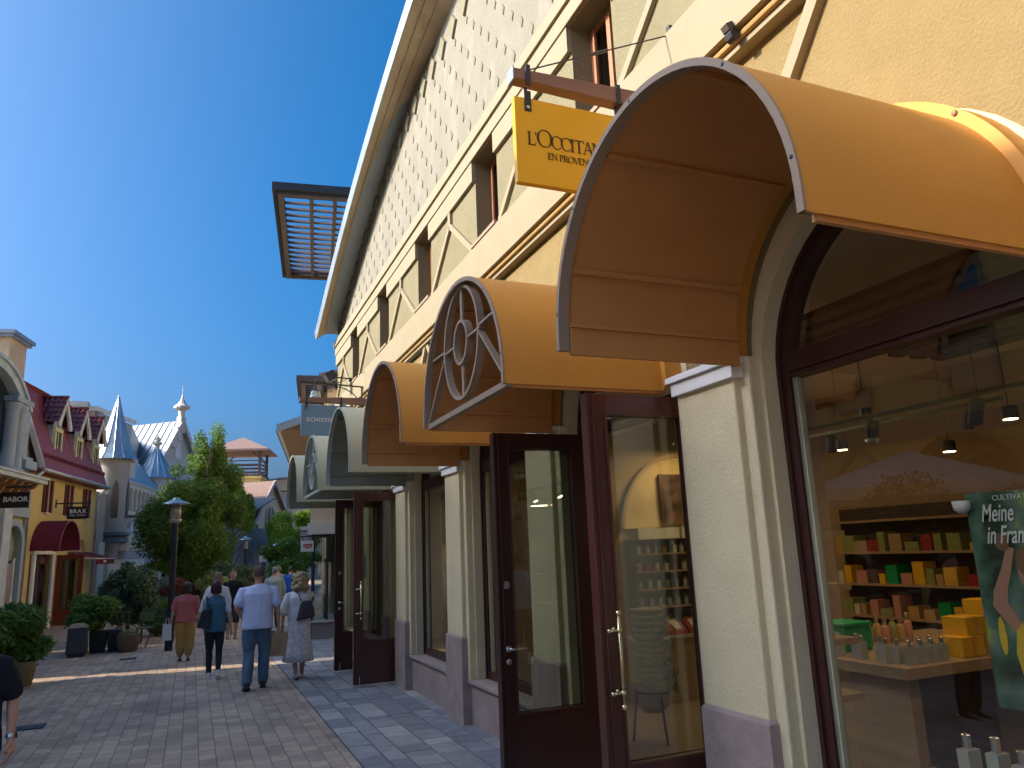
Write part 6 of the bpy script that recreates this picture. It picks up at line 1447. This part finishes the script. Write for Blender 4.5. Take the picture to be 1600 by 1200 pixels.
    fuse(tp, C.get('name', 'shirt'), C['m'], t, vox, 2, C.get('wr', .007), seed=g.get('seed', 1), wscale=C.get('ws', 11))
    if 'under' in g:
        U = g['under']; up_ = MB()
        for s in (-1, 1):
            so_, el, wr = arms[s]; limb(up_, [so_, so_.lerp(el, .4), so_.lerp(el, .72)], [.062, .062, .060], 14)
        fuse(up_, 'tee_sleeves', U, t, vox, 2, .004)
    if 'pants' in g:
        Q = g['pants']; pn = MB(); we = Q.get('w', .02)
        pn.rings([(0, -.005, hip-.14, .06, .07), (0, -.008, hip-.08, .165*wd_, .115*wd_), (0, -.01, hip-.0, .178*wd_, .132*wd_), (0, -.005, hip+.06, .172*wd_, .125*wd_), (0, 0, hip+.10, .16*wd_, .115*wd_)], 20)
        for s in (-1, 1):
            hp, kn, an = legs[s]; e = an if Q.get('len', 1) >= 1 else kn.lerp(an, Q['len'])
            hemr = Q.get('hem', .06)
            limb(pn, [hp+V3(0, -.005, .02), hp.lerp(kn, .5), kn, kn.lerp(e, .5), e+V3(0, 0, .01)], [.098*wd_, .080*wd_+we*.7, .056+we, .052+we*1.1, hemr], 14)
        fuse(pn, Q.get('name', 'trousers'), Q['m'], t, vox, 2, Q.get('wr', .008), seed=3, wscale=12)
    if 'skirt' in g:
        Q = g['skirt']; sk = MB(); zb = Q['z']; n_ = 36; vs = []; prof = [(1.05, .165, .125), (.93, .19, .15), (.7, .205, .17), (.45, .235, .2), (zb, .26, .235)]
        for z, rx, ry in prof:
            for j in range(n_):
                a_ = 2*PI*j/n_; k2 = 1+.05*math.sin(7*a_)*(1.05-z); vs.append((rx*k2*math.cos(a_), ry*k2*math.sin(a_)-.01, z))
        sk.add(vs, [(i*n_+j, i*n_+(j+1) % n_, (i+1)*n_+(j+1) % n_, (i+1)*n_+j) for i in range(4) for j in range(n_)]); so2 = sk.build('skirt', Q['m'], t, local=True, smooth=True)
        sm = so2.modifiers.new('thick', 'SOLIDIFY'); sm.thickness = .006
    # hair
    hr = g.get('hair')
    if hr:
        h_ = MB(); cx, cy, cz = hc; fx, fy = tf; st = hr['style']
        if st == 'short': h_.rings([(cx-fx*.02, cy-fy*.035, cz+.03, .066, .07), (cx-fx*.012, cy-fy*.022, cz+.07, .080, .094), (cx, cy-fy*.012, cz+.125, .083, .102), (cx, cy-.004, cz+.165, .072, .092), (cx, cy, cz+.19, .045, .062), (cx, cy, cz+.2, .015, .02)], 18)
        elif st == 'bob':
            L = hr.get('len', .06)
            h_.rings([(cx-fx*.03, cy-fy*.03, cz-L, .082, .072), (cx-fx*.028, cy-fy*.03, cz-L+.02, .098, .09), (cx-fx*.022, cy-fy*.026, cz+.03, .102, .102), (cx-fx*.012, cy-fy*.018, cz+.10, .096, .112), (cx, cy-fy*.008, cz+.16, .085, .102), (cx, cy, cz+.198, .055, .068), (cx, cy, cz+.212, .02, .025)], 20)
        elif st == 'curly':
            g_ = random.Random(4)
            for i in range(150):
                z = g_.uniform(-.15, .2); rr_ = .135*math.sqrt(max(.05, 1-((z-.02)/.22)**2)); a_ = g_.uniform(0, 2*PI)
                if z < .1 and math.sin(a_) > .55: continue
                h_.ball((cx+rr_*math.cos(a_)*g_.uniform(.85, 1.1), cy-.03+rr_*math.sin(a_)*g_.uniform(.85, 1.1), cz+z), g_.uniform(.02, .034), n=7, m=5)
            h_.rings([(cx, cy-.04, cz-.12, .06, .05), (cx, cy-.035, cz, .11, .1), (cx, cy-.02, cz+.1, .11, .11), (cx, cy, cz+.19, .05, .05)], 14)
        fuse(h_, 'hair', hr['m'], t, .008, 1 if st == 'curly' else 2, .006 if st != 'curly' else .012, wscale=24)
    # shoes
    Sh = g.get('shoes')
    if Sh:
        for s in (-1, 1):
            an = legs[s][2]; td = Vector(g.get('toeR' if s > 0 else 'toeL', (0, 1, -.25))).normalized(); q = MB()
            heel = an+V3(0, -.035, -.055)-td*.01
            limb(q, [heel, heel+td*.09+V3(0, 0, .003), heel+td*.19, heel+td*.245], [.040, .043, .043, .030], 12)
            if not Sh.get('sandal'): limb(q, [heel+V3(0, .01, .0), heel+V3(0, .01, .045)], [.040, .040], 12)
            so3 = fuse(q, 'shoe', Sh['m'], t, .008, 1)
            q = MB(); u_ = V3(0, 0, 1); xx = td.cross(u_).normalized(); zz = xx.cross(td)
            q.obox(heel+td*.11-zz*.036, (td, xx, zz), .155, .040, .008); q.build('sole', Sh.get('sole', white), so3, local=True, bevel=.006)
    return t, arms
denim = mat('blue_denim', (.10, .16, .23), .85, var=.3, vscale=5, bump=.15, bscale=120)
man, _ = person('man in pale blue short sleeved shirt and faded jeans walking away', 1.0, 13.0, 4, 1.86, dict(seed=2, w=1.12, shw=.195, ankL=(-.12, -.16, .11), knL=(-.11, .0, .51), toeL=(-.25, .9, -.45), ankR=(.10, .10, .085), knR=(.105, .08, .50),
    elL=(-.30, -.05, 1.15), wrL=(-.22, .16, 1.0), elR=(.285, -.04, 1.13), wrR=(.30, .04, .87),
    top=dict(m=mat('pale_blue_cotton', (.62, .66, .86), .85, var=.06, vscale=6, bump=.12, bscale=60), sleeve=.72, hem=.84, ease=.034, name='shirt', wr=.010), pants=dict(m=denim, w=.03, hem=.072, wr=.010), hair=dict(style='short', m=mat('short_brown_hair', (.13, .085, .06), .8, var=.2, vscale=40)),
    shoes=dict(m=mat('dark_shoe', (.03, .025, .03), .5), sole=black)))
vest, _ = person('woman in blue denim vest and black trousers walking with a large dark shoulder bag', .42, 14.55, 3, 1.62, dict(seed=5, ankL=(-.07, .02, .085), knL=(-.085, .05, .49), ankR=(.09, -.12, .14), knR=(.09, .04, .49), toeR=(.1, .8, -.7),
    elL=(-.245, -.02, 1.16), wrL=(-.24, .14, .98), elR=(.25, -.05, 1.12), wrR=(.285, -.03, .86),
    top=dict(m=mat('denim_vest', (.055, .14, .20), .85, var=.15, vscale=7, bump=.15, bscale=100), sleeve=0, hem=.83, ease=.028, name='vest', wr=.009), under=mat('white_tee', (.62, .62, .63), .85), pants=dict(m=mat('black_trouser', (.016, .018, .028), .8), w=.006, hem=.042, wr=.004),
    hair=dict(style='bob', m=mat('dark_auburn_hair', (.035, .012, .014), .5, var=.3, vscale=30), len=.045), shoes=dict(m=mat('white_sneaker', (.6, .6, .6), .6), sole=white)))
rust, _ = person('woman in dusty red short sleeved top and mustard trousers walking away', -.06, 17.5, -2, 1.55, dict(seed=8, w=1.1, ankL=(-.08, .05, .085), knL=(-.09, .05, .49), ankR=(.09, -.07, .10), knR=(.095, .03, .49),
    elL=(-.27, -.02, 1.14), wrL=(-.30, .08, .90), elR=(.27, -.04, 1.12), wrR=(.30, .0, .87),
    top=dict(m=mat('dusty_red_knit', (.42, .12, .12), .9, var=.08, vscale=7), sleeve=.8, hem=.86, ease=.03, name='top', wr=.008), pants=dict(m=mat('mustard_cotton', (.40, .23, .07), .85, var=.1), w=.05, hem=.082, wr=.012, len=.82),
    hair=dict(style='bob', m=mat('dark_brown_hair', (.022, .014, .014), .5, var=.3, vscale=30), len=.05), shoes=dict(m=mat('red_sandal', (.14, .03, .03), .6), sole=mat('tan_sole', (.25, .18, .12), .7), sandal=True)))
cream_dress = mat('pale_patterned_cotton', (.66, .60, .58), .9, var=.28, vscale=26)
blond, _ = person('woman with curly blond hair in white blouse and long pale patterned skirt', 1.70, 13.5, -6, 1.70, dict(seed=11, ankL=(-.06, -.09, .12), knL=(-.08, .04, .49), ankR=(.08, .08, .085), knR=(.085, .06, .49), toeL=(-.3, .8, -.6),
    elL=(-.27, -.02, 1.13), wrL=(-.27, .06, .88), elR=(.24, .05, 1.15), wrR=(.16, .2, 1.1),
    top=dict(m=mat('white_blouse', (.74, .72, .70), .85, var=.06), sleeve=.98, hem=.95, ease=.035, name='blouse', wr=.009), skirt=dict(m=cream_dress, z=.30),
    hair=dict(style='curly', m=mat('blond_hair', (.42, .30, .16), .6, var=.3, vscale=30)), shoes=dict(m=mat('silver_sandal', (.45, .42, .40), .4, .3), sole=mat('tan_sole', (.25, .18, .12), .7), sandal=True)))
# people farther down the lane
person('man in black t-shirt with sunglasses on his head walking towards the camera', 1.02, 21.5, 178, 1.72, dict(seed=12, elR=(.27, .0, 1.14), wrR=(.28, .1, .92), ankL=(-.09, .15, .09), knL=(-.09, .15, .5),
    top=dict(m=mat('black_tee', (.012, .012, .014), .85), sleeve=.6, hem=.86, ease=.03, name='t_shirt'), pants=dict(m=mat('dark_shorts', (.03, .03, .035), .85), w=.03, len=.1, hem=.09),
    hair=dict(style='short', m=mat('grey_brown_hair', (.12, .09, .07), .8)), shoes=dict(m=MATS['dark_shoe'], sole=white)), vox=.014)
person('woman in loose white blouse walking ahead, half hidden by the woman in the vest', .56, 18.6, 5, 1.70, dict(seed=13, top=dict(m=MATS['white_blouse'], sleeve=1.5, hem=.84, ease=.05, name='blouse'), pants=dict(m=denim, w=.02),
    hair=dict(style='bob', m=mat('fair_brown_hair', (.20, .13, .09), .6), len=.09), shoes=dict(m=MATS['white_sneaker'], sole=white)), vox=.014)
person('person with grey hair in pale green jacket beyond the man in the blue shirt', 2.25, 23.5, 0, 1.72, dict(seed=14, w=1.1, top=dict(m=mat('pale_green_grey', (.34, .38, .36), .85), sleeve=1.5, hem=.84, ease=.04, name='jacket'), pants=dict(m=MATS['dark_shorts'], w=.02),
    hair=dict(style='short', m=mat('grey_hair', (.2, .18, .17), .8)), shoes=dict(m=MATS['dark_shoe'], sole=black)), vox=.014)
person('person in bright blue t-shirt and dark trousers far down the lane', 3.25, 28.5, 0, 1.66, dict(seed=15, w=1.1, top=dict(m=mat('bright_blue', (.01, .09, .38), .85), sleeve=.7, hem=.84, ease=.03, name='t_shirt'), pants=dict(m=MATS['black_trouser'], w=.02),
    hair=dict(style='short', m=MATS['dark_brown_hair']), shoes=dict(m=MATS['dark_shoe'], sole=black)), vox=.014)
person('person in beige shirt walking beside the one in bright blue', 2.9, 29, 0, 1.70, dict(seed=16, top=dict(m=mat('beige_shirt', (.36, .33, .28), .85), sleeve=.8, hem=.84, ease=.03, name='shirt'), pants=dict(m=mat('khaki', (.2, .17, .12), .85), w=.03, len=.2, hem=.08),
    hair=dict(style='short', m=MATS['grey_hair']), shoes=dict(m=MATS['dark_shoe'], sole=black)), vox=.014)
person('dark haired person in white top beside the gallery house far left of the lane', -1.0, 34, 90, 1.62, dict(seed=17, top=dict(m=MATS['white_tee'], sleeve=.8, hem=.86, ease=.03, name='t_shirt'), pants=dict(m=MATS['dark_shorts'], w=.02),
    hair=dict(style='bob', m=MATS['dark_brown_hair'], len=.03), shoes=dict(m=MATS['dark_shoe'], sole=white)), vox=.014)
# passer-by cut by the left edge of the frame, walking towards the camera
pb, pa = person('person in dark navy t-shirt with a steel wrist watch cut by the left edge', -1.30, 6.15, 178, 1.70, dict(seed=18, w=1.05, elL=(-.255, -.05, 1.16), wrL=(-.275, .04, .905), curlL=.6,
    top=dict(m=mat('navy_tee', (.010, .014, .028), .9, var=.1), sleeve=.78, hem=.82, ease=.035, name='t_shirt', wr=.008), pants=dict(m=MATS['black_trouser'], w=.02), hair=dict(style='short', m=MATS['dark_brown_hair']), shoes=dict(m=MATS['dark_shoe'], sole=white)), vox=.008)
so_, el, wr = pa[-1]; q = MB(); d_ = (wr-el).normalized(); c_ = wr-d_*.02
q.tube([c_-d_*.011, c_+d_*.011], .030, 16); wt = q.build('watch_band', steel, pb, local=True); q = MB(); xo = V3(-1, -.2, 0).normalized(); q.tube([c_+xo*.026, c_+xo*.036], .020, 16); q.build('watch_face', black, wt, local=True)
# bags
def anchor(p): return p.matrix_world
bagm = mat('black_leather', (.018, .016, .018), .45, var=.15, bump=.15)
q = MB()
q.add([(.12, 14.36, .86), (.34, 14.36, .84), (.36, 14.50, .84), (.14, 14.50, .86), (.20, 14.38, 1.14), (.36, 14.40, 1.14), (.37, 14.47, 1.14), (.22, 14.47, 1.14)], [(0, 3, 2, 1), (4, 5, 6, 7), (0, 1, 5, 4), (1, 2, 6, 5), (2, 3, 7, 6), (3, 0, 4, 7)])
b_ = q.build('shoulder_bag', bagm, None, bevel=.02); tag(b_, 'large soft black shoulder bag hanging at the side of the woman in the vest', 'bag')
q = MB(); q.tube([(.22, 14.40, 1.12), (.22, 14.40, 1.28), (.27, 14.50, 1.355), (.27, 14.60, 1.32), (.26, 14.62, 1.15)], .012, 6, (1.8, .6)); q.tube([(.34, 14.40, 1.12), (.27, 14.41, 1.3), (.27, 14.5, 1.36)], .010, 6, (1.8, .6)); q.build('strap', bagm, b_)
q = MB(); q.add([(1.62, 13.28, .93), (1.93, 13.26, .98), (1.95, 13.38, .98), (1.64, 13.40, .93), (1.70, 13.30, 1.24), (1.86, 13.29, 1.26), (1.87, 13.36, 1.26), (1.71, 13.37, 1.24)], [(0, 3, 2, 1), (4, 5, 6, 7), (0, 1, 5, 4), (1, 2, 6, 5), (2, 3, 7, 6), (3, 0, 4, 7)])
b_ = q.build('backpack', mat('dark_taupe_leather', (.045, .032, .035), .4, var=.15), None, bevel=.035); tag(b_, 'dark leather bag on the back of the woman with curly blond hair', 'bag')
q = MB(); q.tube([(1.71, 13.33, 1.24), (1.66, 13.36, 1.38), (1.60, 13.46, 1.42), (1.57, 13.56, 1.36)], .011, 6, (1.8, .6)); q.tube([(1.87, 13.33, 1.2), (1.92, 13.42, 1.3), (1.90, 13.5, 1.2), (1.93, 13.4, 1.0)], .010, 6, (1.8, .6)); q.build('strap', MATS['dark_taupe_leather'], b_)
def paper_bag(label, x, y, z, w_, d_, h_, m, rz):
    t = thing('paper_bag', label, 'shopping bag', (x, y, z), R(rz), local=True); q = MB()
    n_ = 6; vs = []
    for j in range(n_+1):
        k2 = 1-.10*j/n_+.015*math.sin(j*2.3); 
        vs += [(-w_/2*k2, -d_/2*(1-.25*j/n_), h_*j/n_), (w_/2*k2, -d_/2*(1-.25*j/n_), h_*j/n_), (w_/2*k2, d_/2*(1-.25*j/n_), h_*j/n_), (-w_/2*k2, d_/2*(1-.25*j/n_), h_*j/n_)]
    fs = [(0, 3, 2, 1)]+[(4*j+i, 4*j+(i+1) % 4, 4*j+4+(i+1) % 4, 4*j+4+i) for j in range(n_) for i in range(4)]
    q.add(vs, fs); q.build('bag_body', m, t, local=True)
    q = MB()
    for s in (-1, 1): q.tube([(-w_*.2, s*d_*.37, h_), (-w_*.12, s*d_*.15, h_+.11), (w_*.12, s*d_*.15, h_+.11), (w_*.2, s*d_*.37, h_)], .005, 5)
    q.build('bag_handle', m, t, local=True); return t
kraft = mat('kraft_paper', (.48, .33, .19), .85, var=.12, vscale=6, bump=.2, bscale=9)
paper_bag('tall brown paper shopping bag in the hand of the blond woman', 1.42, 13.52, .40, .30, .14, .36, kraft, -20)
paper_bag('pale paper shopping bag held between the man and the blond woman', 1.27, 13.62, .42, .18, .12, .36, mat('bluish_white_paper', (.45, .47, .5), .8), 30)
paper_bag('small white paper bag in the left hand of the woman in the red top', -.40, 17.56, .42, .17, .09, .32, mat('white_paper', (.62, .62, .62), .8), 10)
bpy.data.scenes.remove(TMP)
